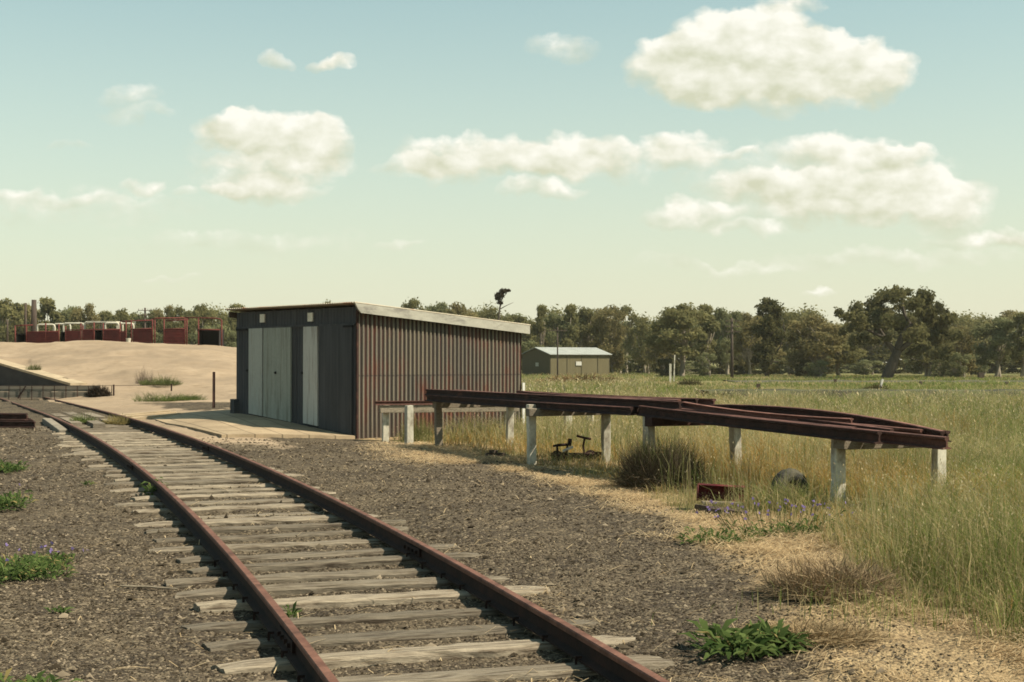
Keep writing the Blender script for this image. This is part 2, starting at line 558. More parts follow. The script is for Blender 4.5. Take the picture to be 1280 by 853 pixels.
def copy_tree(o, parent=None):
    c = o.copy()
    col.objects.link(c)
    if parent is not None:
        c.parent = parent
    for ch in [x for x in bpy.data.objects if x.parent == o]:
        copy_tree(ch, c)
    return c


# ------------------------------------------------------------------ ground sheet
def ground():
    th = np.concatenate([np.linspace(-180, -60, 49)[:-1], np.linspace(-60, -24, 73)[:-1], np.linspace(-24, 24, 721)[:-1], np.linspace(24, 60, 73)[:-1], np.linspace(60, 180, 49)[:-1]])
    th = np.radians(th)
    rr = np.concatenate([[.3, 1.0, 1.8], np.exp(np.linspace(math.log(2.4), math.log(170), 620)), np.exp(np.linspace(math.log(180), math.log(4500), 40))])
    Tn, Rn = len(th), len(rr)
    X = np.outer(rr, np.sin(th))
    Y = np.outer(rr, np.cos(th))
    Z = zg(X, Y)
    V = np.stack([X, Y, Z], -1).reshape(-1, 3)
    i = np.arange(Rn - 1)[:, None] * Tn
    j = np.arange(Tn)[None]
    j2 = (j + 1) % Tn
    q = np.stack([i + j, i + j2, i + Tn + j2, i + Tn + j], -1).reshape(-1, 4)[:, ::-1]
    me = bpy.data.meshes.new('ground')
    nv = len(V)
    V = np.concatenate([V, [[0, 0, -.2]]])
    tri = np.stack([np.full(Tn, nv), np.arange(Tn), (np.arange(Tn) + 1) % Tn], -1)[:, ::-1]
    loops = np.concatenate([q.ravel(), tri.ravel()]).astype(np.int32)
    st = np.concatenate([np.arange(len(q)) * 4, len(q) * 4 + np.arange(Tn) * 3]).astype(np.int32)
    me.vertices.add(len(V))
    me.vertices.foreach_set('co', V.astype(np.float32).ravel())
    me.loops.add(len(loops))
    me.loops.foreach_set('vertex_index', loops)
    me.polygons.add(len(st))
    me.polygons.foreach_set('loop_start', st)
    me.update(calc_edges=True)
    me.polygons.foreach_set('use_smooth', [True] * len(me.polygons))
    x, y = V[:, 0], V[:, 1]
    xc, zr, dx = track(y)
    dt = (x - xc) / np.sqrt(1 + dx * dx)
    nz = (fbm(x * .35, y * .35, 21, 4) - .5)
    nb = (fbm(x * 1.3, y * 1.3, 33, 4) - .5)
    # sand: the bank on the left and the strip beside the track
    ratio = x / np.maximum(y, 1)
    sand = sstep(43.5, 46.5, y + nz * 6) * sstep(-.13, -.17, ratio + nb * .02) * (y < 170)
    trk = (np.abs(dt) < 2.0 + nb) & (y < 58)
    leftside = (dt < 0) & (y < 58)
    sand = np.where(trk | leftside, 0, sand)
    strip = sstep(.95, 1.15, dt + nb * .4) * sstep(3.4, 2.4, dt + nb) * sstep(26.5, 30, y + nz * 3) * sstep(58, 50, y)
    front = sstep(46, 50, y) * sstep(57, 54, y) * (np.abs(dt) < 6) * (np.abs(dt + 2) > 2.6)
    sand = np.maximum(sand, np.maximum(strip, front * .9))
    b = eb(y) + nb * 1.6
    g = eg(y) + nb * 1.0
    right = y > 1
    field = sstep(-.15, .5, x - g) * right
    field = np.where((y > 38) & (ratio > -.18) & (x > -40), np.maximum(field * (ratio > -.15), sstep(-.17, -.13, ratio + nb * .02)), field)
    field = np.where(np.hypot(x, y) > 175, 1, field)
    field = np.where((y < 1) & (np.hypot(x, y) > 25), 1, field)
    field = np.where((x < -26) & (y < 50), 1, field)
    straw = sstep(-.8, .4, x - b + nb) * right * (y < 36) * .9
    straw = np.maximum(straw, .0)
    # pale trodden patches spilling over the yard
    straw = np.maximum(straw, sstep(.60, .78, fbm(x * .55 + 3, y * .28, 55, 4)) * sstep(-2.2, -.3, x - b) * (y < 26) * right * .75)
    m = a = me.attributes.new('mask', 'FLOAT_COLOR', 'POINT')
    cc = np.ones((len(V), 4), np.float32)
    cc[:, 0], cc[:, 1], cc[:, 2] = sand, straw, field
    a.data.foreach_set('color', cc.ravel())
    me.materials.append(MATS['ground_mix'])
    o = bpy.data.objects.new('ground', me)
    col.objects.link(o)
    tag(o, kind='structure')


ground()

# ------------------------------------------------------------------ railway track
RAILP = [(-.06, 0), (-.06, .012), (-.012, .028), (-.010, .098), (-.030, .112), (-.032, .138), (-.025, .147), (.025, .147), (.032, .138), (.030, .112), (.010, .098), (.012, .028), (.06, .012), (.06, 0)]
RAILP = RAILP[::-1]
G2 = 1.675 / 2


def railway():
    root = empty('railway_track', (0, 0, 0), 0, 'curving rusty railway track on weathered grey sleepers, leading past the shed', 'railway track')
    Ys = np.arange(-2, 62, .4)
    X, Z, dX = track(Ys)
    nx, ny = 1 / np.sqrt(1 + dX * dX), -dX / np.sqrt(1 + dX * dX)
    for s in (-1, 1):
        m = MB()
        pts = [(X[i] + s * G2 * nx[i], Ys[i] + s * G2 * ny[i], Z[i] - .147) for i in range(len(Ys))]
        m.sweep(RAILP, pts, mi=0, topmi=1, topidx=(4, 5, 6, 7, 8))  # sunlit tone on head top and head sides, shaded tone below
        r = m.build('rail', ['rail_side_shade', 'rail_head_lit'], root)
        for yj in ((9.2, 21.4) if s < 0 else (12.5, 24.8)):
            x, z, dx = track(yj)
            n = Vector((1, -float(dx), 0)).normalized()
            t = Vector((float(dx), 1, 0)).normalized()
            c = Vector((float(x), yj, float(z))) + n * s * G2
            f = MB()
            for k in (-1, 1):
                f.bar(c + n * k * .024 - t * .28 + Vector((0, 0, -.085)), c + n * k * .024 + t * .28 + Vector((0, 0, -.085)), .02, .07)
                for q in (-.2, -.07, .07, .2):
                    f.bar(c + n * k * .034 + t * q + Vector((0, 0, -.085)), c + n * k * .055 + t * q + Vector((0, 0, -.085)), .028, .028)
            f.build('fishplate', 'rail_side_shade', r)
    # sleepers at even steps along the line
    yf = np.arange(2.0, 56, .02)
    xf, zf, df = track(yf)
    s_arc = np.concatenate([[0], np.cumsum(np.hypot(np.diff(xf), np.diff(yf)))])
    s = 0.15
    k = 0
    variants = []
    for q in range(14):
        m = MB()
        L, W, H = random.uniform(2.45, 2.72), random.uniform(.17, .235), .14
        nxs = 16
        prof = lambda: [(-W / 2 + random.gauss(0, .004), -H), (-W / 2 + random.gauss(0, .006), -.02), (-W / 2 + .02 + random.gauss(0, .004), random.gauss(0, .004)), (-.03, random.gauss(.003, .005)), (.03, random.gauss(.0, .005)), (W / 2 - .02 + random.gauss(0, .004), random.gauss(0, .004)), (W / 2 + random.gauss(0, .006), -.02), (W / 2, -H)]
        bow = random.uniform(-.02, .02)
        e0, e1 = random.uniform(-.03, .03), random.uniform(-.03, .03)
        vs, fs = [], []
        ph = random.uniform(0, 9)
        for i in range(nxs + 1):
            t = i / nxs
            x = (t - .5) * L
            wob = .008 * math.sin(t * 7 + ph)
            for a, b in prof():
                w = 1.0
                if i in (0, nxs):
                    w = .9
                vs.append((x + ((e0 if i == 0 else e1 if i == nxs else 0) * (a / W) * 2), a * w + wob, b + bow * (4 * t * (1 - t) - .5) - (.012 if i in (0, nxs) and b > -.05 else 0)))
        for i in range(nxs):
            for j in range(8):
                a, b = i * 8 + j, i * 8 + (j + 1) % 8
                fs.append((b, a, a + 8, b + 8))
        fs.append(tuple(range(8)))
        fs.append(tuple(nxs * 8 + j for j in reversed(range(8))))
        m.add(vs, fs)
        me_o = m.build('sleeper', 'sleeper_wood')
        variants.append(me_o.data)
        bpy.data.objects.remove(me_o)
    while s < np.interp(37.0, yf, s_arc) and k < 96:
        y = float(np.interp(s, s_arc, yf))
        x, z, dx = track(y)
        o = bpy.data.objects.new('sleeper', random.choice(variants))
        col.objects.link(o)
        o.parent = root
        sh = random.gauss(0, .10)
        a = math.atan2(-float(dx), 1) + random.gauss(0, .026)
        o.location = (float(x) + sh * math.cos(a), y + sh * math.sin(a), float(z) - .147 - abs(random.gauss(0, .018)) - .001)
        o.rotation_euler = (random.gauss(0, .02), random.gauss(0, .004), a + (math.pi if random.random() < .5 else 0))
        if 5.5 < y < 13:
            n = Vector((math.cos(math.atan2(-float(dx), 1)), math.sin(math.atan2(-float(dx), 1)), 0))
            for sg in (-1, 1):
                for e in (-.085, .085):
                    sp = MB()
                    base = Vector((float(x), y, float(z) - .147)) + n * (sg * G2 + e) + Vector((-n.y, n.x, 0)) * random.uniform(-.06, .06)
                    sp.bar(base + Vector((0, 0, -.02)), base + Vector((0, 0, .03)), .016, .016)
                    sp.box(base + Vector((0, 0, .033)) - n * (.012 if e > 0 else -.012), (.04, .03, .016), Matrix.Rotation(math.atan2(n.y, n.x), 3, 'Z'))
                    spo = sp.build('rail_spike', 'rail_side_shade')
                    spo.parent = o
                    spo.matrix_parent_inverse = (Matrix.Translation(o.location) @ o.rotation_euler.to_matrix().to_4x4()).inverted()
        s += random.gauss(.63, .035)
        k += 1


railway()


def track_pt(y, off, dz=0.0):
    x, z, dx = track(y)
    n = Vector((1, -float(dx), 0)).normalized()
    return Vector((float(x), y, float(z) + dz)) + n * off


# crossing planks between and beside the rails
for i, (y0, y1, off, w) in enumerate(((34.2, 39.0, -.45, .26), (33.6, 40.2, 0.0, .28), (34.6, 39.4, .42, .26))):
    m = MB()
    a, b = track_pt(y0, off, -.115), track_pt(y1, off, -.085)
    mid = track_pt((y0 + y1) / 2, off, -.095)
    m.sweep([(-w / 2, -.08), (w / 2, -.08), (w / 2, .03), (-w / 2, .03)][::-1], [a, a.lerp(mid, .5), mid, mid.lerp(b, .5), b])
    tag(m.build('crossing_plank', 'grey_timber'), ('grey crossing plank just inside the far left rail, by a weed', 'grey crossing plank lying midway between the rails', 'grey crossing plank just inside the right rail, opposite the apron')[i], 'plank', 'crossing planks laid between the rails')
for i, (y0, off) in enumerate(((35.2, 1.25), (36.1, 1.3), (37.0, 1.3))):
    a, b = track_pt(y0, off - .35), track_pt(y0, off + .95)
    m = MB()
    m.bar((a.x, a.y, gz(a.x, a.y) + .0), (b.x, b.y, gz(b.x, b.y) + .0), .24, .10, jit=.006)
    tag(m.build('timber_plank', 'concrete', bevel=.008), ('short timber plank beside the right rail, nearest to the apron', 'short timber plank beside the right rail, the middle of three', 'short timber plank beside the right rail, farthest up the line')[i], 'plank', 'short planks beside the right rail')

# ------------------------------------------------------------------ concrete apron in front of the shed
def pad_mat():
    T = NT('pad')
    v = T.coord('Object')
    q = T.vmath('DOT_PRODUCT', v, (.90, .43, 0))
    r = T.vmath('DOT_PRODUCT', v, (-.43, .90, 0))
    row = T.math('FLOOR', T.math('DIVIDE', q, .62))
    ed = T.math('PINGPONG', q, .31)
    r2 = T.math('ADD', r, T.math('MULTIPLY', row, 1.37))
    e2 = T.math('PINGPONG', r2, 1.3)
    wn = T.n('ShaderNodeTexWhiteNoise', {'Vector': T.n('ShaderNodeCombineXYZ', {0: row, 1: T.math('FLOOR', T.math('DIVIDE', r2, 2.6))}).outputs[0]}).outputs[0]
    c = T.mix(T.ramp(T.noise(1.2, 5, .6, v), .35, .65), (.27, .205, .13), (.37, .285, .185))
    c = T.mix(1.0, c, T.mix(wn, (.84, .84, .84), (1.12, 1.1, 1.08)), 'MULTIPLY')
    c = T.mix(T.ramp(T.noise(3.5, 5, .7, v), .55, .72), c, (.20, .15, .10))
    fn = T.noise(50, 3, .6, v)
    c = T.mix(.4, c, T.mix(T.ramp(fn, .3, .7), (.7, .7, .7), (1.2, 1.2, 1.2)), 'MULTIPLY')
    gap = T.math('MAXIMUM', T.ramp(ed, .022, .006), T.ramp(e2, .03, .008))
    c = T.mix(T.math('MULTIPLY', gap, .75), c, (.06, .045, .03))
    MATS['pad'] = T.finish(c, .95, T.math('SUBTRACT', fn, T.math('MULTIPLY', gap, 2.0)), .3, .006, 0, .15)


pad_mat()


def apron():
    poly = [(-3.46, 31.42), (-6.05, 29.7), (-8.2, 33.9), (-10.3, 38.4), (-8.0, 40.3), (-6.98, 35.6)]
    # a fine sheet inside the polygon that follows the ground, with a skirt
    import itertools
    m = MB()
    a0, a1, a2, a3, a4, a5 = [np.array(p) for p in poly]
    N = 40
    left = [a1 + (a2 - a1) * t if t <= 1 else a2 + (a3 - a2) * (t - 1) for t in np.linspace(0, 2, N + 1)]
    right = [a0 + (a5 - a0) * t if t <= 1 else a5 + (a4 - a5) * (t - 1) for t in np.linspace(0, 2, N + 1)]
    K = 16
    P = np.array([[l + (r - l) * k / K for k in range(K + 1)] for l, r in zip(left, right)])
    zz = zbase(P[..., 0], P[..., 1]) + .035 + .03 * np.linspace(1, -1.6, N + 1)[:, None]
    vs = [(P[i, k, 0], P[i, k, 1], zz[i, k]) for i in range(N + 1) for k in range(K + 1)]
    W = K + 1
    fs = [(i * W + k, i * W + k + 1, (i + 1) * W + k + 1, (i + 1) * W + k) for i in range(N) for k in range(K)]
    fs = [f[::-1] for f in fs]
    ring = [(i, 0) for i in range(N + 1)] + [(N, k) for k in range(1, W)] + [(i, K) for i in range(N - 1, -1, -1)] + [(0, k) for k in range(K - 1, 0, -1)]
    n0 = len(vs)
    for i, k in ring:
        vs.append((P[i, k, 0], P[i, k, 1], zz[i, k] - .22))
    nr = len(ring)
    for q in range(nr):
        i, k = ring[q]
        i2, k2 = ring[(q + 1) % nr]
        fs.append((i * W + k, i2 * W + k2, n0 + (q + 1) % nr, n0 + q)[::-1])
    m.add(vs, fs)
    tag(m.build('pavement', 'pad'), kind='structure')


apron()

# ------------------------------------------------------------------ the shed
def shed():
    ang = math.atan2(.669, .743)
    root = empty('corrugated_shed', (-3.42, 31.5, 0), ang, 'rusty corrugated iron shed with skillion roof and two pale doors beside the track', 'shed')
    W, S = 5.08, SIDE                                    # front along local y, side along local x
    ht = lambda x: 2.93 - .078 * x                       # underside of the roof
    # side wall toward the camera (y = 0): real corrugation
    m = MB()
    n = RIDGES * 8
    amp = .024
    prof = [(i / n * S, -amp * math.sin(2 * math.pi * RIDGES * i / n)) for i in range(n + 1)]
    vs = []
    for x, y in prof:
        vs += [(x, y - .01, -.35), (x, y - .01, ht(x))]
    m.add(vs, [(2 * i, 2 * i + 2, 2 * i + 3, 2 * i + 1) for i in range(n)])
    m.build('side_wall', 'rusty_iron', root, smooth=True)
    # rear and far walls
    m = MB()
    vs = []
    for i in range(n + 1):
        x = i / n * S
        y = W + .01 + amp * math.sin(2 * math.pi * RIDGES * i / n)
        vs += [(x, y, -.35), (x, y, ht(x))]
    m.add(vs, [(2 * i + 2, 2 * i, 2 * i + 1, 2 * i + 3) for i in range(n)])
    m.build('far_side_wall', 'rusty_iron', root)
    m = MB()
    nb = 42 * 6
    vs = []
    for i in range(nb + 1):
        y = i / nb * W
        x = S + .01 + .02 * math.sin(2 * math.pi * 42 * i / nb)
        vs += [(x, y, -.35), (x, y, ht(S))]
    m.add(vs, [(2 * i, 2 * i + 2, 2 * i + 3, 2 * i + 1) for i in range(nb)])
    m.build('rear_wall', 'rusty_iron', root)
    # white flashing at the far corner
    m = MB()
    m.box((S + .035, -.045, .45), (.08, .03, 1.5))
    m.build('corner_flashing', 'door_white', root)
    m = MB()
    m.box((-.015, -.016, 1.25), (.05, .05, 3.2))
    m.build('corner_post', 'stored_rust_shade', root)
    # front wall (x = 0): sheets with shallow ribs, header band, leaves of the doors set proud
    base = lambda s: .43 * s / W
    m = MB()
    nf = 320
    vs = []
    for i in range(nf + 1):
        y = i / nf * W
        x = -.006 * math.sin(2 * math.pi * y / .127) - (.012 if abs((y + .3) % .9) < .03 else 0)
        vs += [(x, y, -.35), (x, y, ht(0))]
    m.add(vs, [(2 * i, 2 * i + 1, 2 * i + 3, 2 * i + 2) for i in range(nf)])
    m.build('front_wall', 'dark_iron', root)
    m = MB()
    m.box((-.03, W / 2, 2.545), (.04, W - .1, .05))
    m.build('door_header', 'dark_iron', root)

    def leaf(name, s0, s1, mt, zt=2.52, gap=.1, x0=-.035, ribs=0):
        d = MB()
        zb0, zb1 = base(s0) + gap, base(s1) + gap
        t = .04
        k = max(2, int((s1 - s0) / .05))
        vs = []
        for i in range(k + 1):
            y = s0 + (s1 - s0) * i / k
            zb = zb0 + (zb1 - zb0) * i / k
            xx = x0 - (.006 if ribs and i % ribs == 0 else 0)
            vs += [(xx - t / 2, y, zb), (xx - t / 2, y, zt), (x0 + t / 2, y, zb), (x0 + t / 2, y, zt)]
        fs = []
        for i in range(k):
            a, b = 4 * i, 4 * i + 4
            fs += [(a, a + 1, b + 1, b), (a + 2, b + 2, b + 3, a + 3), (a + 1, a + 3, b + 3, b + 1), (a, b, b + 2, a + 2)]
        fs += [(0, 2, 3, 1), (4 * k, 4 * k + 1, 4 * k + 3, 4 * k + 2)]
        d.add(vs, fs)
        return d.build(name, mt, root)

    d1 = leaf('door', .14, 1.42, 'dark_iron', ribs=5, gap=.08)
    d1['label'] = 'dark iron sliding door at the near corner'
    d2 = leaf('door', 1.46, 2.04, 'door_white', gap=.12, x0=-.05)
    d2['label'] = 'narrow whitewashed door leaf'
    d3 = leaf('door', 2.60, 3.77, 'door_green', gap=.08)
    d3['label'] = 'wide grey-green door leaf'
    d4 = leaf('door', 3.82, 4.42, 'door_grey', gap=.08, x0=-.045)
    d4['label'] = 'narrow pale grey door leaf'
    for dd, (y, z) in ((d2, (2.06, 1.45)), (d3, (3.2, 1.45)), (d4, (4.46, 1.5))):
        h = MB()
        h.box((-.08, y, z), (.04, .02, .06))
        h.box((-.105, y, z), (.015, .045, .02))
        h.build('handle', 'black_hole', dd)
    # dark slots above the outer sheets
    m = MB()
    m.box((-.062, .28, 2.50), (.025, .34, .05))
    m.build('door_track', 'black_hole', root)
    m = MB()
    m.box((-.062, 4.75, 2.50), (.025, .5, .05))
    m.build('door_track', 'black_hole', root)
    for s, z in ((3.85, 2.76), (1.8, 2.74)):
        m = MB()
        m.box((-.03, s, z), (.03, .2, .2))
        sg = m.build('number_plate', 'sign_cream', root)
    # roof: corrugated sheet with overhang
    m = MB()
    nr = 60 * 6
    vs = []
    for i in range(nr + 1):
        y = -.20 + (W + .42) * i / nr
        dz = .012 * math.sin(2 * math.pi * 60 * i / nr)
        for x in (-.22, S + .14):
            vs += [(x, y, ht(x) + .075 + dz), (x, y, ht(x) + .06 + dz)]
    fs = []
    for i in range(nr):
        a, b = 4 * i, 4 * i + 4
        fs += [(a, a + 2, b + 2, b), (a + 1, b + 1, b + 3, a + 3), (a, b, b + 1, a + 1), (a + 2, a + 3, b + 3, b + 2)]
    fs += [(0, 1, 3, 2), (4 * nr, 4 * nr + 2, 4 * nr + 3, 4 * nr + 1)]
    m.add(vs, fs)
    rf = m.build('roof', 'roof_iron', root)
    # fascia on the near side with a raked end, on a rafter
    m = MB()
    t = .025
    pr = [(-.20, ht(-.2) + .055), (S + .12, ht(S + .12) + .055), (S + .12, ht(S + .12) - .15), (-.04, ht(0) - .145), (-.12, ht(-.1) - .07)]
    vs = [(x, -.17 - t, z) for x, z in pr] + [(x, -.17 + t, z) for x, z in pr]
    k = len(pr)
    m.add(vs, [tuple(range(k))[::-1], tuple(range(k, 2 * k))] + [(i, (i + 1) % k, k + (i + 1) % k, k + i) for i in range(k)])
    m.build('fascia', 'fascia_zinc', root)
    m = MB()
    m.bar((-.15, W + .12, ht(-.15) - .06), (S, W + .12, ht(S) - .06), .05, .14)
    m.build('fascia', 'dark_timber', root)
    m = MB()
    for y in (.4, 1.4, 2.4, 3.4, 4.4):
        m.bar((.06, y, ht(.06) - .02), (S - .05, y, ht(S) - .03), .05, .1)
    m.build('rafters', 'dark_timber', rf)
    # little kicker box at the far front corner
    m = MB()
    m.box((-.06, W - .02, .58), (.16, .18, .42))
    m.build('corner_guard', 'dark_iron', root)


shed()

# ------------------------------------------------------------------ rail racks
TR_O = Vector((-1.45, 28.3, 0))
TR_D = Vector((.4075, -.9132, 0))
TR_N = Vector((.9132, .4075, 0))


def rk(s, off, z):
    return TR_O + TR_D * (s + (.2 if s < 6 else 0)) + TR_N * off + Vector((0, 0, z))


def trestle(posts, beam_z, over=.12, label='', mat_beam='grey_timber', post_mats=('post_paint', 'post_paint'), bw=.2, bh=.13, tops=(0, 0), beam_off=0.0, right_over=None):
    p0, p1 = Vector((*posts[0], 0)), Vector((*posts[1], 0))
    mid = (p0 + p1) / 2
    root = empty('rack_trestle', (mid.x, mid.y, gz(mid.x, mid.y)), 0, label, 'trestle', 'white post trestles of the old rail rack')
    inv = Matrix.Translation(-Vector(root.location))
    d = (p1 - p0).normalized()
    for p, dz, pm in zip((p0, p1), tops, post_mats):
        m = MB()
        zb = gz(p.x, p.y) - .3 - root.location.z
        zt = beam_z - root.location.z + dz
        q = p - root.location
        q.z = 0
        lean = Vector((random.gauss(0, .02), random.gauss(0, .02), 0))
        rot = Matrix.Rotation(math.atan2(d.y, d.x) + random.gauss(0, .06), 3, 'Z')
        N = 7
        vs = []
        for i in range(N + 1):
            t = i / N
            c = q + lean * t + Vector((0, 0, zb + (zt - zb) * t))
            for a, b in ((-1, -1), (1, -1), (1, 1), (-1, 1)):
                r = .065 + random.gauss(0, .0025)
                vs.append(c + rot @ Vector((a * r, b * r, 0)))
        fs = [(i * 4 + j, i * 4 + (j + 1) % 4, i * 4 + 4 + (j + 1) % 4, i * 4 + 4 + j) for i in range(N) for j in range(4)] + [(3, 2, 1, 0), tuple(N * 4 + j for j in range(4))]
        m.add(vs, fs)
        m.build('post', pm, root, bevel=.01)
    if mat_beam:
        m = MB()
        n = Vector((-d.y, d.x, 0)) * beam_off
        a = p0 - d * over + n - Vector(root.location)
        b = p1 + d * (over if right_over is None else right_over) + n - Vector(root.location)
        a.z = b.z = beam_z - bh / 2 - root.location.z - .003
        m.bar(a, b, bw, bh, jit=.008)
        m.build('crossbeam', mat_beam, root, bevel=.01)
    return root


# pairs of posts, the beam lies against their far side
trestle(((-1.45, 28.3), (-.06, 28.9)), .93, .16, 'post trestle carrying the left ends of the long rusty rails', post_mats=('grey_timber', 'post_paint'), tops=(.06, .06), beam_off=-.17)
trestle(((.33, 23.6), (1.58, 24.0)), .95, .14, 'pair of white posts under the middle of the left rails, next to the rusty machine', tops=(.05, .02), beam_off=-.17)
trestle(((1.97, 20.26), (3.3, 20.9)), .93, .14, 'pair of pale posts behind the dark bush, carrying the rail overlap', mat_beam='stored_rust_shade', tops=(0, -.03), beam_off=-.17)
trestle(((3.79, 16.6), (5.1, 17.1)), .835, .10, 'tall pair of pale posts at the right end of the rack', tops=(.02, -.02), beam_off=-.17, right_over=-.06)
r0 = trestle(((-2.76, 31.0), (-.1, 31.9)), .77, .16, 'low trestle of white posts against the corrugated wall', tops=(.06, .06), beam_off=-.14, bw=.14, bh=.16, right_over=.2)
m = MB()
p = at(511, 556, 29.2)
zz = gz(p.x, p.y)
vs = []
m.box((p.x, p.y, zz + .26), (.15, .15, 1.12), Matrix.Rotation(.5, 3, 'Z'), jit=.006, top=.94)
tag(m.build('wooden_post', 'post_paint', bevel=.012), 'stout flaking white post standing alone before the low trestle', 'post')
for i, (px, py0, py1, d) in enumerate(((710, 515, 530, 33), (738, 514, 529, 34.5))):
    a = at(px, py1, d)
    t = at(px, py0, d)
    m = MB()
    m.box((a.x, a.y, t.z / 2 - .1), (.17, .15, t.z + .2), Matrix.Rotation(.3 + i, 3, 'Z'), jit=.006)
    tag(m.build('post_stump', 'post_paint', bevel=.012), ('short white stump in the grass behind the rack, left one', 'short white stump in the grass behind the rack, right one')[i], 'post')


def stored_rail(s0, s1, off0, off1, z0, z1, label, mt='stored_rust_shade', bend=0.0, sag=0.0, roll=0.0, name='rusty_rail', hs=1.0):
    hs *= random.uniform(.84, .92)
    roll = roll or random.gauss(0, .05)
    bend += random.gauss(0, .03)
    off1 += random.gauss(0, .03)
    sag += random.gauss(-.006, .012)
    m = MB()
    pts = []
    for i in range(15):
        t = i / 14
        pts.append(rk(s0 + (s1 - s0) * t, off0 + (off1 - off0) * t + bend * 4 * t * (1 - t), z0 + (z1 - z0) * t + sag * 4 * t * (1 - t)))
    pr = [(a, b * hs) for a, b in RAILP]
    if roll:
        c, s_ = math.cos(roll), math.sin(roll)
        pr = [(a * c - (b - .07) * s_, a * s_ + (b - .07) * c + .07) for a, b in pr]
    m.sweep(pr, pts, mi=0, topmi=1, topidx=(5, 6, 7))  # tops coloured as sunlit, sides as shaded
    tag(m.build(name, [mt, 'stored_top_lit']), label, 'rail', 'rusty rails stored on the rack')


LEFT = 'rusty rail in the long left pile on the rack'
RIGHT = 'rusty rail in the sagging right pile on the rack'
# left pile: lower layer on trestles 1 and 2, upper layer on top
L0 = [(-.28, 8.35, -.22), (-.05, 8.2, -.06), (-.1, 8.4, .12), (.2, 8.5, .30), (-.1, 8.3, .50), (.15, 8.5, .72), (0, 8.4, .95), (.1, 8.2, 1.12)]
names = ['front rail of the lower layer in the left rail pile', None, None, None, None, None, None, 'rearmost rail of the lower layer in the left rail pile']
for (a, b, o), nm in zip(L0, names):
    stored_rail(a, b, o, o + random.uniform(-.04, .04), .932, .932, nm or 'rusty rail hidden inside the lower layer of the left pile', bend=random.uniform(-.02, .02), hs=.93)
stored_rail(-.35, 9.45, -.20, -.10, 1.052, 1.045, 'longest front rail on top of the left rail pile', hs=.93)
stored_rail(.6, 9.1, .02, .1, 1.052, 1.058, 'second rail from the front on top of the left pile', 'stored_rust_pale', hs=.93)
stored_rail(2.6, 8.6, .58, .70, 1.052, 1.058, 'thin pale-topped rail on the rear of the left pile', hs=.93)
stored_rail(1.7, 8.9, .85, .80, 1.052, 1.058, 'rearmost rail on top of the left pile', 'stored_rust_pale', hs=.93)
# right pile: from trestle 3 over trestle 4
stored_rail(8.52, 13.75, -.2, -.16, .935, .80, 'front rail of the right pile, ending beyond the last trestle', hs=1.1)
stored_rail(8.7, 13.1, -.03, 0, .935, .815, 'short dark rail behind the front one in the right pile', hs=1.05)
stored_rail(8.75, 14.5, .13, .20, .935, .775, 'pale rusty rail jutting farthest out at the right end', 'stored_rust_pale', hs=1.0)
stored_rail(8.8, 13.4, .33, .36, .935, .81, 'inner rail of the right pile, left of the bent one', hs=1.0)
stored_rail(8.7, 13.6, .52, .55, .935, .81, 'inner rail of the right pile resting beside the bent rail', 'stored_rust_pale', hs=1.0)
stored_rail(8.8, 13.9, .78, .62, .965, .81, 'bent rail arching up at the back of the right pile', bend=.1, sag=.075)
stored_rail(8.75, 13.7, .98, .9, .935, .80, 'rearmost straight rail of the right pile', hs=1.0)
stored_rail(9.3, 12.6, .05, .42, 1.075, .955, 'rail lying crosswise on top of the right pile', 'stored_rust_pale', hs=.6)
# rail on the low trestle
m = MB()
a, b = Vector((-2.95, 30.75, .775)), Vector((.3, 31.85, .775))
m.sweep([(x, z * .6) for x, z in RAILP], [a, a.lerp(b, .5), b])
tag(m.build('rusty_rail', 'stored_rust_pale'), 'thin rusty rail lying along the low trestle by the shed wall', 'rail', 'rusty rails stored on the rack')

# rails stacked on the ground beside the track, far left
for i, (y, z, x1, dx) in enumerate(((33.7, .0, -10.95, 0), (34.2, .0, -11.15, .1), (34.7, .0, -11.35, 0), (35.3, .0, -11.6, .1), (36.0, .0, -11.9, .1), (33.9, .15, -11.2, .1), (34.45, .15, -11.4, .1))):
    a = Vector((x1, y - 1.0, gz(x1, y - 1.0) + z + .03))
    b = Vector((x1 - 6, y + .35, gz(x1, y - 1.0) + z + .03))
    m = MB()
    m.sweep([(p * 1.1, q) for p, q in RAILP], [a, a.lerp(b, .5), b])
    tag(m.build('rusty_rail', 'stored_rust_shade'), ('nearest ground rail of the rusty rail heap left of the track', 'second ground rail of the rusty heap left of the track', 'third ground rail of the rusty heap left of the track', 'fourth ground rail of the rusty heap left of the track', 'farthest ground rail of the rusty heap left of the track', 'front rail of the two lying on top of the rusty heap', 'back rail of the two lying on top of the rusty heap')[i], 'rail', 'rusty rails stacked left of the track')
m = MB()
a, b = track_pt(31.6, -1.0), track_pt(35.6, -1.0)
for q in (a, b):
    q.z = gz(q.x, q.y) + .01
m.bar(a, b, .22, .16, jit=.01)
tag(m.build('timber_slab', 'pale_slab', bevel=.02), 'pale weathered slab against the left rail beside the stacked rails', 'slab')

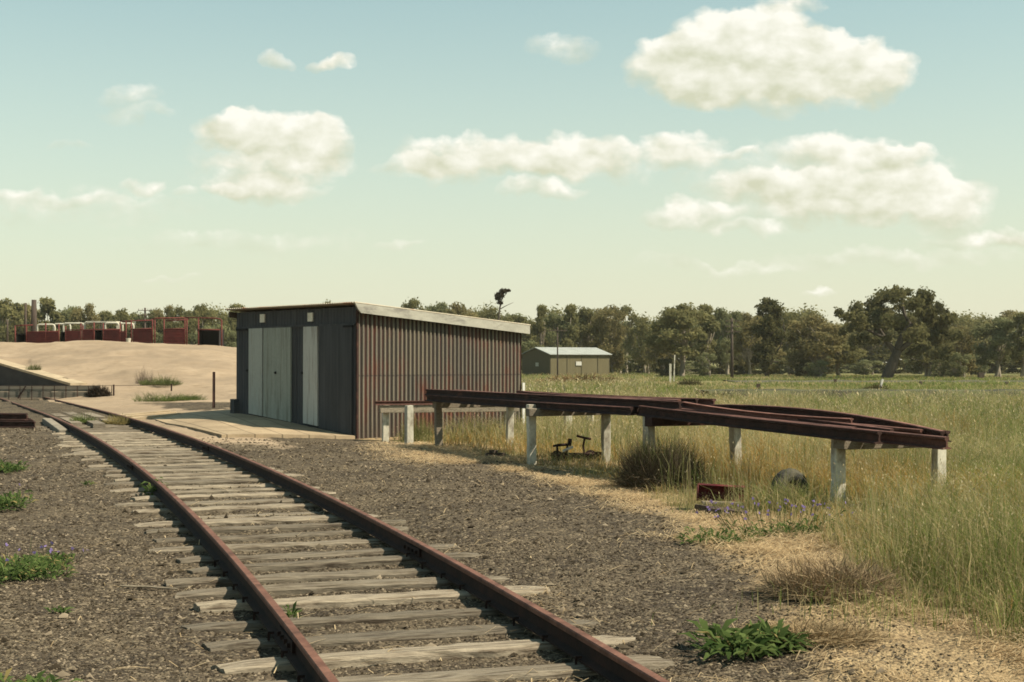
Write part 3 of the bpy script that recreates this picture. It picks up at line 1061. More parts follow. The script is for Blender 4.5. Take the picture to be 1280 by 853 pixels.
# ------------------------------------------------------------------ things in the grass
# old hand-pump machine
c = at(722, 562, 24.2)
zc = gz(c.x, c.y)
root = empty('rusty_machine', (c.x, c.y, zc), .25, 'rusty old trolley with an upright lever and a pale pipe, lying in dry grass', 'machinery')
m = MB()
for y in (-.16, .16):
    m.bar((-.42, y, .14), (.42, y, .12), .04, .08)
for x in (-.35, 0, .35):
    m.bar((x, -.16, .13), (x, .16, .13), .04, .05)
m.build('frame', 'stored_rust_shade', root, bevel=.006)
for x, y in ((-.3, -.22), (-.3, .22), (.3, -.22), (.3, .22)):
    w = MB()
    w.disc((x, y, .1), .11, (0, 1, 0), .035, 20)
    w.disc((x, y, .1), .035, (0, 1, 0), .07, 12)
    w.build('wheel', 'stored_rust_shade', root)
m = MB()
m.tube([(.12, 0, .14), (.10, 0, .30), (.13, 0, .44)], .018)
m.tube([(-.02, -.02, .47), (.12, 0, .43), (.24, .02, .41)], .02)
m.build('lever', 'stored_rust_shade', root)
m = MB()
m.tube([(-.42, 0, .30), (-.36, -.05, .32), (-.22, -.07, .33), (-.14, 0, .32), (-.2, .1, .31), (-.36, .1, .3), (-.42, 0, .30)], .02)
m.tube([(-.15, 0, .3), (-.13, .0, .42)], .035)
m.tube([(-.36, .0, .14), (-.36, .0, .3)], .02)
m.tube([(-.2, .0, .14), (-.18, .0, .3)], .02)
m.build('crank', 'stored_rust_shade', root, smooth=True)
m = MB()
m.tube([(-.30, -.12, .22), (-.12, -.13, .29)], .022)
m.build('pipe', 'white_stick', root)

# small dark scrap under the rack
c = at(620, 573, 25.3)
m = MB()
m.bar((c.x - .18, c.y, gz(c.x, c.y) + .05), (c.x + .16, c.y + .1, gz(c.x, c.y) + .05), .1, .08, jit=.01)
m.bar((c.x - .1, c.y - .1, gz(c.x, c.y) + .12), (c.x + .02, c.y + .1, gz(c.x, c.y) + .11), .05, .05, jit=.01)
tag(m.build('scrap_iron', 'dark_timber', bevel=.01), 'small dark scrap block in dry grass under the left rails', 'scrap')

# red trough
c = at(901, 634, 16.4)
zc = gz(c.x, c.y)
root = empty('red_trough', (c.x, c.y, zc + .12), -.08, 'faded red half-round steel trough tipped on its side in dry grass', 'trough')
m = MB()
n = 12
vs = []
for i in range(n + 1):
    t = R(-65 + 185 * i / n)
    for x in (-.265, .265):
        for r in (.105, .098):
            vs.append((x, r * math.cos(t) * .9, r * math.sin(t) + .06))
fs = []
for i in range(n):
    a, b = 4 * i, 4 * i + 4
    fs += [(a, a + 2, b + 2, b), (a + 1, b + 1, b + 3, a + 3), (a, b, b + 1, a + 1), (a + 2, a + 3, b + 3, b + 2)]
fs += [(0, 1, 3, 2), (4 * n, 4 * n + 2, 4 * n + 3, 4 * n + 1)]
m.add(vs, fs)
sh = m.build('shell', 'red_paint', root)
sh.rotation_euler = (0, R(3), 0)
for x in (-.268,):
    m = MB()
    m.disc((x, -.0, .06), .10, (1, 0, 0), .012, 20)
    m.build('end_plate', 'red_paint', root).rotation_euler = (0, R(3), 0)
m = MB()
m.bar((-.22, -.14, -.03), (.24, -.1, -.045), .13, .03, jit=.004)
m.build('rim_board', 'grey_timber', root)
for i, (x0, y0, x1, y1, lb) in enumerate(((872, 634, 912, 650, 'dark rotting timber offcut sloping under the red trough'), (886, 640, 930, 646, 'flat brown board lying beside the red trough'))):
    a, b = at(x0, y0, 16.1 - .3 * i), at(x1, y1, 15.7 - .1 * i)
    a.z, b.z = gz(a.x, a.y) + .06, gz(b.x, b.y) + .05
    m = MB()
    m.bar(a, b, .10, .07, jit=.01)
    tag(m.build('timber_offcut', 'dark_timber', bevel=.01), lb, 'timber')

# old tyre standing in the grass
c = at(987, 640, 16.3)
zc = gz(c.x, c.y)
root = empty('old_tyre', (c.x, c.y, zc), .5, 'old dark tyre standing upright in the grass beside the right trestle', 'tyre')
m = MB()
RR, rr = .17, .085
vs, fs = [], []
for i in range(36):
    a = 2 * math.pi * i / 36
    for j in range(12):
        b = 2 * math.pi * j / 12
        k = 1.0 + (.05 if i % 2 and math.cos(b) > .6 else 0)
        q = RR + rr * math.cos(b) * k
        vs.append((q * math.cos(a), .085 * math.sin(b), .235 + q * math.sin(a)))
for i in range(36):
    for j in range(12):
        fs.append((i * 12 + j, ((i + 1) % 36) * 12 + j, ((i + 1) % 36) * 12 + (j + 1) % 12, i * 12 + (j + 1) % 12))
m.add(vs, fs)
m.build('tread', 'rubber', root)
m = MB()
m.disc((0, .0, .235), .1, (0, 1, 0), .05, 24)
m.disc((0, -.0, .235), .03, (0, 1, 0), .1, 12)
m.build('rim', 'dark_timber', root)

# star picket before the shed
a = at(267, 517, 39.5)
t = at(267, 465, 39.5)
za = gz(a.x, a.y)
m = MB()
h = t.z - za
for k in range(3):
    r_ = 2 * math.pi * k / 3
    m.box((a.x + .02 * math.cos(r_), a.y + .02 * math.sin(r_), za + h / 2 - .1), (.045, .012, h + .2), Matrix.Rotation(r_, 3, 'Z'))
tag(m.build('steel_picket', 'stored_rust_shade'), 'slim rusty steel picket standing left of the shed', 'post')

# pale sticks on the ballast
for i, (x0, y0, x1, y1, d) in enumerate(((150, 735, 222, 741, 11.2), (650, 0, 0, 0, 0))):
    if d == 0:
        continue
    a, b = at(x0, y0, d), at(x1, y1, d)
    m = MB()
    mid = (a + b) / 2
    m.tube([(a.x, a.y, gz(a.x, a.y) + .022), (mid.x, mid.y + .01, gz(mid.x, mid.y) + .028), (b.x, b.y, gz(b.x, b.y) + .022)], [.009, .011, .007], 6)
    tag(m.build('dry_stick', 'sleeper_wood'), 'thin pale stick lying on the ballast left of the rails', 'stick')

# ------------------------------------------------------------------ far left: bank wall, timber barrier
def bank_wall():
    root = empty('retaining_wall', (WALL_A[0], WALL_A[1], .2), 0, 'dark retaining wall holding the sandy bank above the track', 'wall')
    d = (WALL_B - WALL_A)
    L = float(np.hypot(*d))
    u = Vector((d[0] / L, d[1] / L, 0))
    n = Vector((u.y, -u.x, 0))
    m, cp = MB(), MB()
    N = 16
    O = Vector(root.location)
    vs, vc = [], []
    for i in range(N + 1):
        t = i / N
        c = Vector((WALL_A[0], WALL_A[1], 0)) + u * L * t
        zt = min(.74 + .0765 * L * t, 2.3) + .02
        for o_, z in ((0, -.2), (.6, -.2), (.6, zt - .06), (0, zt - .06)):
            q = c + n * o_ - O
            vs.append((q.x, q.y, z - O.z))
        for o_, z in ((-.06, zt - .055), (.66, zt - .055), (.66, zt + .05), (-.06, zt + .05)):
            q = c + n * o_ - O
            vc.append((q.x, q.y, z - O.z))
    fs = [(i * 4 + j, i * 4 + (j + 1) % 4, i * 4 + 4 + (j + 1) % 4, i * 4 + 4 + j) for i in range(N) for j in range(4)] + [(3, 2, 1, 0), tuple(N * 4 + j for j in range(4))]
    m.add(vs, fs)
    cp.add(vc, fs)
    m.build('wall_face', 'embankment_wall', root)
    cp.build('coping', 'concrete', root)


bank_wall()


def barrier():
    a = at(137, 496, 55)
    root = empty('timber_barrier', (a.x - 4.5, 55, .3), 0, 'low grey plank barrier with thin rusty pickets across the track', 'barrier')
    zt = at(60, 483.5, 55).z - .3
    m = MB()
    for k in range(2):
        m.box((-.2, 0, .03 + zt * (.25 + .5 * k)), (8.6, .1, zt * .47), jit=.006)
    m.build('plank_wall', 'plank_grey', root)
    for k in range(14):
        x = 4.6 - k * .44
        p = MB()
        p.bar((x, -.09, -.1), (x + random.gauss(0, .01), -.09, zt + .03), .022, .022)
        p.build('picket', 'stored_rust_shade', root)
    p = MB()
    p.bar((1.0, -.12, 0), (1.3, -.12, zt + .02), .05, .04)
    p.build('brace', 'stored_rust_shade', root)
    w = MB()
    w.tube([(-4.6, -.09, zt + .03), (4.7, -.09, zt + .04), (6.9, 1.1, zt + .06)], .008, 5)
    w.build('wire', 'stored_rust_shade', root)
    for px, dd in ((143, 0), (215, 1.2)):
        q = at(px, 484, 55 + dd)
        p = MB()
        p.bar((q.x - root.location.x, -.09 + dd, -.1), (q.x - root.location.x, -.09 + dd, zt + .08), .05, .05)
        p.build('end_post', 'stored_rust_shade', root)
    return a


BAR = barrier()


# ------------------------------------------------------------------ twig and leaf plants
def twigs(n, rx, ry, h, lo, hi, thick=.006, out=.7, seed=0, base_r=.35, droop=.0):
    g = np.random.default_rng(seed)
    th = g.uniform(0, 2 * math.pi, n)
    rb = np.sqrt(g.uniform(0, 1, n)) * base_r
    b = np.stack([rx * rb * np.cos(th), ry * rb * np.sin(th), np.zeros(n)], -1)
    th2 = th + g.normal(0, .7, n)
    el = g.uniform(.15, 1, n)
    if rx > 1.0 and h < .9:
        kc = g.integers(0, 7, n)
        off = g.uniform(-.62, .62, (7, 2))
        b[:, :2] = b[:, :2] * .4 + off[kc] * np.array([rx, ry])
        el = el * g.uniform(.45, 1, 7)[kc]
    r2 = rb + out * (1 - el * .6) * g.uniform(.3, 1, n)
    wide = rx > 1.0 and h < .9
    if wide:
        r2 = r2 * .4
    t = np.stack([rx * r2 * np.cos(th2), ry * r2 * np.sin(th2), h * el * np.sqrt(np.clip(1 - (np.minimum(r2, 1) ** 2) * .7, .05, 1)) * g.uniform(.6, 1, n)], -1)
    if wide:
        t[:, :2] += off[kc] * np.array([rx, ry])
    mid = (b + t) / 2 + g.normal(0, .03 if wide else .06, (n, 3)) * np.array([rx, ry, h])
    mid[:, 2] = np.maximum(mid[:, 2], .02) + h * .06
    side = np.stack([-np.sin(th2 + g.normal(0, 1, n)), np.cos(th2), g.normal(0, .3, n)], -1)
    side /= np.linalg.norm(side, axis=1)[:, None]
    w = thick * g.uniform(.5, 1.3, n)[:, None]
    V = np.stack([b - side * w, b + side * w, mid - side * w * .8, mid + side * w * .8, t - side * w * .25, t + side * w * .25], 1)
    f = g.uniform(0, 1, n)[:, None]
    tone = np.array(lo) * (1 - f) + np.array(hi) * f
    return V, tone


def leafy(n, rx, ry, h, size, lo, hi, seed=0, flat=.4, flowers=0):
    """low weed of several crowns: leaves on short stems rising from scattered centres"""
    g = np.random.default_rng(seed)
    nc = 3 if n < 100 else 9
    ca, cr = g.uniform(0, 2 * math.pi, nc), np.sqrt(g.uniform(0, 1, nc)) * .8
    cs, ch = g.uniform(.22, .55, nc), g.uniform(.45, 1.15, nc)
    k = g.choice(nc, n, p=cs / cs.sum())
    th = g.uniform(0, 2 * math.pi, n)
    r = np.sqrt(g.uniform(0, 1, n))
    p = np.stack([rx * (cr[k] * np.cos(ca[k]) + cs[k] * r * np.cos(th)), ry * (cr[k] * np.sin(ca[k]) + cs[k] * r * np.sin(th)), h * ch[k] * np.clip(1 - r ** 2 * .8, .1, 1) * g.uniform(.1, 1, n)], -1)
    d = np.stack([np.cos(th + g.normal(0, .8, n)), np.sin(th + g.normal(0, .8, n)), g.uniform(-.25, .9, n)], -1)
    d /= np.linalg.norm(d, axis=1)[:, None]
    s = np.cross(d, np.stack([g.normal(0, .4, n), g.normal(0, .4, n), np.ones(n)], -1))
    s /= np.linalg.norm(s, axis=1)[:, None]
    L = size * g.uniform(.45, 1.45, n)[:, None]
    w = L * g.uniform(.09, .17, n)[:, None]
    up = np.array([0, 0, 1.0]) * L * .15
    V = np.stack([p - s * w * .35, p + s * w * .35, p + d * L * .5 - s * w + up, p + d * L * .5 + s * w + up, p + d * L - s * w * .15 - up * .4, p + d * L + s * w * .15 - up * .4], 1)
    f = g.uniform(0, 1, n)[:, None]
    tone = np.array(lo) * (1 - f) + np.array(hi) * f
    dry = g.uniform(0, 1, (n, 1)) < .07
    tone = np.where(dry, np.array([.30, .24, .10]), tone)
    V[..., 2] = np.maximum(V[..., 2], .004)
    out = [(V, tone)]
    if flowers:
        th = g.uniform(0, 2 * math.pi, flowers)
        r = np.sqrt(g.uniform(0, 1, flowers)) * 1.1
        c = np.stack([rx * r * np.cos(th), ry * r * np.sin(th), h * g.uniform(.9, 1.7, flowers)], -1)
        a = g.normal(0, 1, (flowers, 3))
        a /= np.linalg.norm(a, axis=1)[:, None]
        b = np.cross(a, g.normal(0, 1, (flowers, 3)))
        b /= np.linalg.norm(b, axis=1)[:, None]
        k = .014
        FV = np.stack([c - a * k - b * k, c + a * k - b * k, c + a * k * .7 + b * k * .2, c - a * k * .7 + b * k * .2, c + b * k - a * k * .4, c + b * k + a * k * .4], 1)
        FV = np.stack([FV[:, 0], FV[:, 1], FV[:, 3], FV[:, 2], FV[:, 4], FV[:, 5]], 1)
        out.append((FV, np.tile(np.array([.30, .22, .46]), (flowers, 1)) * g.uniform(.7, 1.3, (flowers, 1))))
        # flower stems
        b0 = c * np.array([.75, .75, .1])
        sd = np.tile(np.array([[.002, 0, 0]]), (flowers, 1))
        SV = np.stack([b0 - sd, b0 + sd, (b0 + c) / 2 - sd, (b0 + c) / 2 + sd, c - sd, c + sd], 1)
        out.append((SV, np.tile(np.array([.09, .11, .05]), (flowers, 1))))
    return out


def plant(name, label, cat, x, y, pieces, mt='blade', group=None, parts=None, dz=0.0, rz=0.0):
    """pieces: list of (V, tone); one mesh, or one per part name"""
    z = gz(x, y) + dz
    if parts is None:
        o = quads_mesh(name, np.concatenate([p[0] for p in pieces]), mt, np.concatenate([p[1] for p in pieces]))
        tag(o, label, cat, group)
    else:
        o = empty(name, (0, 0, 0), 0, label, cat, group)
        for pn, pc in zip(parts, pieces):
            quads_mesh(pn, pc[0], mt, pc[1], o)
    o.location = (x, y, z)
    o.rotation_euler = (0, 0, rz)
    return o


def gpx(px, py):
    """ground point seen at a pixel of the photograph"""
    ds = np.exp(np.linspace(math.log(4), math.log(130), 900))
    p = [at(px, py, d) for d in ds]
    P = np.array([(q.x, q.y, q.z) for q in p])
    hit = np.nonzero(P[:, 2] <= zbase(P[:, 0], P[:, 1]))[0]
    return p[int(hit[0])] if len(hit) else p[-1]


GREEN = ((.045, .078, .022), (.15, .20, .065))
GRASSG = ((.07, .10, .025), (.17, .20, .06))
# dark dead bush in front of the third trestle
V1, t1 = twigs(4200, .90, .6, .84, (.045, .034, .024), (.20, .155, .10), .005, .75, 5, .4)
V2, t2 = twigs(1300, .80, .55, .92, (.09, .10, .035), (.15, .15, .06), .005, .6, 6, .4)
plant('dead_bush', 'dark dead twiggy bush in front of the rack posts', 'bush', 1.95, 18.8, [(V1, t1), (V2, t2)], 'twig', parts=('twigs', 'green_shoots'))
# brown brush heap by the tall grass at right
c = gpx(1052, 757)
V1, t1 = twigs(2800, .60, .46, .40, (.13, .092, .056), (.50, .37, .22), .004, .7, 15, .7)
plant('brush_heap', 'brown heap of dry brush at the edge of the tall grass', 'brush', c.x, c.y + .35, [(V1, t1)], 'twig')
c = gpx(1000, 800)
V1, t1 = twigs(1300, .55, .35, .17, (.16, .11, .06), (.46, .34, .19), .004, .7, 18, .7)
plant('brush_heap', 'small straw-coloured brush clump beside the green leafy weed', 'brush', c.x + .05, c.y, [(V1, t1)], 'twig')
V1, t1 = twigs(800, .48, .3, .62, (.02, .016, .012), (.075, .055, .038), .02, .7, 91, .8)
plant('brush_tangle', 'blackened tangle of brush caught at the right end of the plank barrier', 'brush', BAR.x - .35, 54.75, [(V1, t1)], 'twig')
# leafy weeds
for (px, py, rx, ry, h, n, sz, fl, lb, seed) in (
        (938, 815, .32, .26, .12, 620, .12, 0, 'bright green leafy weed on the gravel at lower right', 31),
        (22, 722, .42, .6, .16, 1000, .075, 8, 'dark green weed patch with purple flowers at the left edge', 32),
        (76, 703, .26, .18, .10, 260, .06, 9, 'trailing green weed stem with purple flowers on the ballast', 33),
        (2, 634, .30, .5, .18, 500, .09, 6, 'green weed with mauve flowers at the left edge, in the middle', 34),
        (4, 590, .36, .4, .15, 420, .10, 0, 'green weed at the left edge, farthest from the camera', 35),
        (75, 766, .07, .06, .06, 40, .06, 0, 'tiny green seedling on the ballast above the lower left corner', 36),
        (15, 866, .3, .2, .1, 160, .08, 0, 'green weed cut off by the lower left corner', 37),
        (366, 776, .05, .05, .17, 46, .07, 0, 'thin green weed growing between the rails near the camera', 38),
        (192, 622, .09, .08, .26, 60, .11, 0, 'upright green weed against the left rail', 39),
        (112, 608, .10, .08, .06, 40, .07, 0, 'small flat green weed left of the sleepers', 40),
        (905, 678, .34, .3, .12, 380, .07, 0, 'low leafy green weed in front of the purple flowers', 41),
        (975, 668, .75, .4, .20, 620, .07, 60, 'patch of purple wildflowers below the old tyre', 42)):
    c = gpx(px, py)
    o = plant('wildflowers' if 'wildflowers' in lb else 'weed', lb, 'flowers' if 'wildflowers' in lb else 'weed', c.x, c.y, leafy(n, rx, ry, h, sz, *GREEN, seed=seed, flowers=fl))
    if 'wildflowers' in lb:
        o['kind'] = 'stuff'
# trailing stem with a few leaves of the lower-left weed
# grassy clumps on the sand and the crossing
for (px, py, rx, ry, h, n, lb, seed, lo, hi) in (
        (197, 482, 1.2, .8, .62, 1300, 'pale green scrub on the sand slope, the upper of two', 51, (.09, .11, .035), (.19, .20, .08)),
        (214, 502, 1.25, .6, .60, 1300, 'bright green scrub on the sand slope, the lower of two', 52, (.08, .11, .03), (.17, .20, .065)),
        (180, 480, .5, .4, .95, 260, 'bare purplish twigs rising from the upper scrub', 53, (.10, .075, .06), (.19, .14, .11)),
        (42, 468, .45, .4, .5, 250, 'lone green bush above the dark retaining wall', 54, (.06, .08, .025), (.13, .14, .05)),
        (104, 529, .4, .4, .34, 260, 'green grass tuft growing against the left rail at the crossing', 55, *GRASSG),
        (148, 531, .45, .3, .34, 420, 'straw-yellow grass tuft between the rails at the crossing', 56, (.20, .17, .06), (.38, .30, .13)),
        (520, 550, .42, .3, .98, 420, 'tall pale green weed against the corrugated wall', 57, (.15, .15, .05), (.30, .28, .12))):
    c = gpx(px, py)
    if px == 520:
        c = Vector((-2.05, 30.7, 0))
    V1, t1 = twigs(n, rx, ry, h, lo, hi, .007 if h < .9 else .005, .6, seed, .75)
    plant('grass_clump', lb, 'shrub', c.x, c.y, [(V1, t1)], 'blade')

# ------------------------------------------------------------------ grass
def blades(x, y, h, w, tone, g, lean=.35, curl=.3):
    n = len(x)
    z = zg(x, y) - .01
    th = g.uniform(0, 2 * math.pi, n)
    ld = g.uniform(0, 2 * math.pi, n)
    lm = np.abs(g.normal(0, lean, n)) * h
    b = np.stack([x, y, z], -1)
    L = np.stack([np.cos(ld) * lm, np.sin(ld) * lm, np.zeros(n)], -1)
    side = np.stack([np.cos(th), np.sin(th), np.zeros(n)], -1) * (w / 2)[:, None]
    up = np.array([0, 0, 1.0])
    mid = b + L * .35 + up * (h * .58)[:, None]
    tip = b + L * (1 + curl) + up * (h * g.uniform(.82, 1, n))[:, None]
    V = np.stack([b - side, b + side, mid - side * .85, mid + side * .85, tip - side * .2, tip + side * .2], 1)
    return V, tone, tip


PAL = {'green': ((.125, .165, .036), (.235, .265, .085)), 'olive': ((.20, .215, .075), (.33, .325, .135)), 'straw': ((.36, .285, .14), (.56, .46, .25)), 'gold': ((.34, .205, .06), (.52, .34, .11))}


def tones(kind_w, n, g):
    """kind_w: dict kind -> weight array"""
    ks = list(kind_w)
    w = np.stack([np.broadcast_to(kind_w[k], (n,)) for k in ks], -1)
    w = w / w.sum(1, keepdims=True)
    c = np.cumsum(w, 1)
    u = g.uniform(0, 1, (n, 1))
    i = (u > c[:, :-1]).sum(1)
    lo = np.array([PAL[k][0] for k in ks])[i]
    hi = np.array([PAL[k][1] for k in ks])[i]
    f = g.uniform(0, 1, (n, 1))
    return lo * (1 - f) + hi * f


def scatter_band(y0, y1, dens, g, xmin=None, half=.385, pad=1.6):
    xm = half * y1 + pad + 5
    x0 = -xm if xmin is None else xmin
    n = int((xm - x0) * (y1 - y0) * dens)
    x, y = g.uniform(x0, xm, n), g.uniform(y0, y1, n)
    out = np.abs(x) - half * y - pad
    return x, y, (out < 0) | ((out < 5) & (g.uniform(0, 1, n) < .5))


def in_shed(x, y, pad=.15):
    a = np.stack([x + 3.42, y - 31.5], -1)
    u = a @ np.array([.743, .669])
    v = a @ np.array([-.669, .743])
    return (u > -pad) & (u < SIDE + pad) & (v > -pad) & (v < 5.08 + pad)


def field_grass():
    g = np.random.default_rng(101)
    Vs, Ts, seeds = [], [], []
    for y0, y1, dens, wd, hm in ((5.5, 13, 950, .0058, .42), (13, 21, 620, .007, .44), (21, 36, 240, .010, .46), (36, 60, 85, .020, .50), (60, 95, 38, .035, .46), (95, 172, 15, .065, .40)):
        x, y, ok = scatter_band(y0, y1, dens, g, -3.6 if y0 < 36 else None)
        nb = fbm(x * 1.3, y * 1.3, 33, 4) - .5
        e = x - eg(y) - nb * 1.0
        ok &= (e > 0)
        if y0 >= 36:
            ok &= (x / y > -.14)
        ok &= ~in_shed(x, y)
        clump = fbm(x * .9, y * .9, 71, 3)
        ok &= clump + g.uniform(-.25, .25, len(x)) > np.where(y > 36, .34, .36)
        rx = x / y
        bare = (rx > .115) & (((y > 61) & (y < 66.5) & (g.uniform(0, 1, len(x)) < .85)) | ((y > 115) & (y < 127.5)))
        ok &= ~bare
        # low mown strips on the far right
        far = (y > 55 + 3 * nb) & (rx > .10)
        x, y, e, clump, far = x[ok], y[ok], e[ok], clump[ok], far[ok]
        n = len(x)
        big = fbm(x * .22, y * .22, 91, 3)
        h = hm * g.uniform(.4, 1.35, n) * (.25 + .95 * big + .65 * clump) * np.clip(.35 + e * .8, .35, 1)
        h = np.where(far, h * .45, h)
        h = h * (1 + .45 * sstep(14, 9, y) * sstep(.24, .34, rx[ok]))
        # under and just around the racks it is golden and lower in front
        sr = (x + 1.45) * TR_D.x + (y - 28.3) * TR_D.y
        of = (x + 1.45) * TR_N.x + (y - 28.3) * TR_N.y
        rack = sstep(-1.2, -.2, of) * sstep(3.2, 1.4, of) * sstep(-3, -1, sr) * sstep(15.0, 12.0, sr)
        h = h * np.where((of < .2) & (sr < 13), .55, 1) * (1 - .30 * rack)
        h = h * np.where(np.hypot(x - 1.1, y - 23.7) < .9, .5, 1)
        h = h * np.where((np.abs(x - 3.55) < .35) & (y > 13.2) & (y < 16.8), .45, 1)
        near_right = sstep(19, 11, y) * sstep(.20, .27, x / y)
        gold = np.clip(rack * 3.2 + sstep(.55, .7, big) * .5, 0, 3.4)
        gold *= np.where(y > 34, .2, 1)
        green = np.where(y > 34, .16, .40) + 1.3 * near_right + sstep(.5, .35, big) * .8 + np.where(far, .55, 0)
        olive = np.full(n, .85)
        straw = np.where(y > 34, 1.35, .75) + sstep(.5, .75, fbm(x * .5, y * .5, 111, 3)) * .8 + np.where((y > 40) & ~far, .35, 0)
        lf = fbm(x * .13 + 9, y * .07, 161, 4)
        green = green * (.4 + 2.4 * sstep(.42, .66, lf)) + 1.3 * near_right
        straw = straw * (.35 + 2.2 * sstep(.58, .36, lf))
        T = tones({'green': green, 'olive': olive, 'straw': straw, 'gold': gold + .03}, n, g)
        T = T * (.75 + .5 * fbm(x * .6, y * .5, 171, 3))[:, None]
        V, T, tip = blades(x, y, h, np.full(n, wd) * g.uniform(.6, 1.3, n), T, g, .5, .6)
        Vs.append(V)
        Ts.append(T)
        if y1 <= 60:
            pick = g.uniform(0, 1, n) < (.17 if y1 <= 21 else .15)
            pick &= h > .2
            seeds.append((tip[pick], wd))
    # ragged taller stalks standing out of the mass
    for y0, y1, dens, wd in ((7, 22, 16, .006), (22, 45, 7, .011), (45, 100, 1.6, .03)):
        x, y, ok = scatter_band(y0, y1, dens, g, -3.2)
        ok &= (x - eg(y) > .25) & ~in_shed(x, y) & (fbm(x * .5, y * .5, 141, 3) > .45)
        srk = (x + 1.45) * TR_N.x + (y - 28.3) * TR_N.y
        ok &= (srk > 1.6) | (srk < -.6) | (y < 15)
        if y0 >= 45:
            ok &= (x / y > -.13) & ((x / y < .1) | (y < 54))
        x, y = x[ok], y[ok]
        # several thin shoots to a plant
        x, y = np.repeat(x, 5), np.repeat(y, 5)
        n = len(x)
        x, y = x + g.normal(0, .05, n), y + g.normal(0, .05, n)
        T = tones({'olive': np.full(n, 1.0), 'straw': np.full(n, .9), 'green': np.full(n, .35)}, n, g)
        V, T, tip = blades(x, y, g.uniform(.35, .85, n), np.full(n, wd), T, g, .22, .3)
        Vs.append(V)
        Ts.append(T)
        seeds.append((tip[g.uniform(0, 1, n) < .75], wd * 1.3))
    # grass grown through the junk under the rack
    for cx, cy, rx_, ry_, n, hh in ((3.15, 15.95, .45, .22, 700, .40), (2.35, 16.1, .5, .12, 120, .16), (3.8, 16.35, .5, .2, 260, .18), (1.05, 23.6, .6, .3, 260, .24), (2.9, 10.0, .8, .5, 500, .22)):
        x, y = g.normal(cx, rx_ * .6, n), g.normal(cy, ry_ * .6, n)
        T = tones({'green': np.full(n, .7), 'olive': np.full(n, .7), 'straw': np.full(n, .6)}, n, g)
        V, T, tip = blades(x, y, hh * g.uniform(.4, 1.3, n), np.full(n, .006), T, g, .5, .6)
        Vs.append(V)
        Ts.append(T)
    # pale seed heads: drooping spikelets at the tips
    for tip, wd in seeds:
        n = len(tip)
        k = max(.005, wd * .8) * g.uniform(.6, 1.3, n)[:, None]
        a = g.normal(0, 1, (n, 3)) * np.array([1, 1, .2])
        a /= np.linalg.norm(a, axis=1)[:, None]
        dn = np.stack([g.normal(0, .35, n), g.normal(0, .35, n), -np.ones(n)], -1) * k * g.uniform(2.0, 4.0, n)[:, None]
        t0 = tip + np.array([0, 0, .01])
        V = np.stack([t0 - a * k * .3, t0 + a * k * .3, t0 + dn * .5 - a * k, t0 + dn * .5 + a * k, t0 + dn - a * k * .2, t0 + dn + a * k * .2], 1)
        Vs.append(V)
        Ts.append(np.array([.60, .50, .31]) * g.uniform(.45, 1.3, (n, 1)))
    o = quads_mesh('tall_grass', np.concatenate(Vs), 'blade', np.concatenate(Ts))
    tag(o, 'tall green and straw coloured grass filling the paddock', 'grass', kind='stuff')


field_grass()


def straw_litter():
    g = np.random.default_rng(202)
    x, y, ok = scatter_band(5, 30, 1150, g, -4)
    nb = fbm(x * 1.3, y * 1.3, 33, 4) - .5
    b = eb(y) + nb * 1.4
    e = x - b
    pr = sstep(-.6, .5, e) * sstep(2.4, .9, x - eg(y))
    pr = pr * sstep(.30, .55, fbm(x * 1.1, y * .8, 131, 3))
    patch = sstep(.60, .78, fbm(x * .55 + 3, y * .28, 55, 4)) * sstep(-2.2, -.3, e) * .6
    pr = np.maximum(pr, patch)
    pr = np.maximum(pr, .006)
    ok &= (g.uniform(0, 1, len(x)) < pr) & ~in_shed(x, y)
    x, y = x[ok], y[ok]
    n = len(x)
    th = g.normal(.2, .9, n)
    L = g.uniform(.05, .26, n)
    z = zg(x, y)
    d = np.stack([np.cos(th), np.sin(th), g.normal(.05, .12, n)], -1) * L[:, None]
    s = np.stack([-np.sin(th), np.cos(th), np.zeros(n)], -1) * (g.uniform(.0015, .004, n))[:, None]
    c = np.stack([x, y, z + g.uniform(.004, .055, n)], -1)
    up = np.array([0, 0, 1.0]) * (g.uniform(0, .03, n))[:, None]
    V = np.stack([c - d / 2 - s, c - d / 2 + s, c - s + up, c + s + up, c + d / 2 - s, c + d / 2 + s], 1)
    f = g.uniform(0, 1, (n, 1))
    T = np.array([.33, .235, .13]) * (1 - f) + np.array([.76, .60, .37]) * f
    tag(quads_mesh('straw_litter', V, 'blade', T), 'flattened dry straw strewn along the gravel edge', 'straw', kind='stuff')


straw_litter()


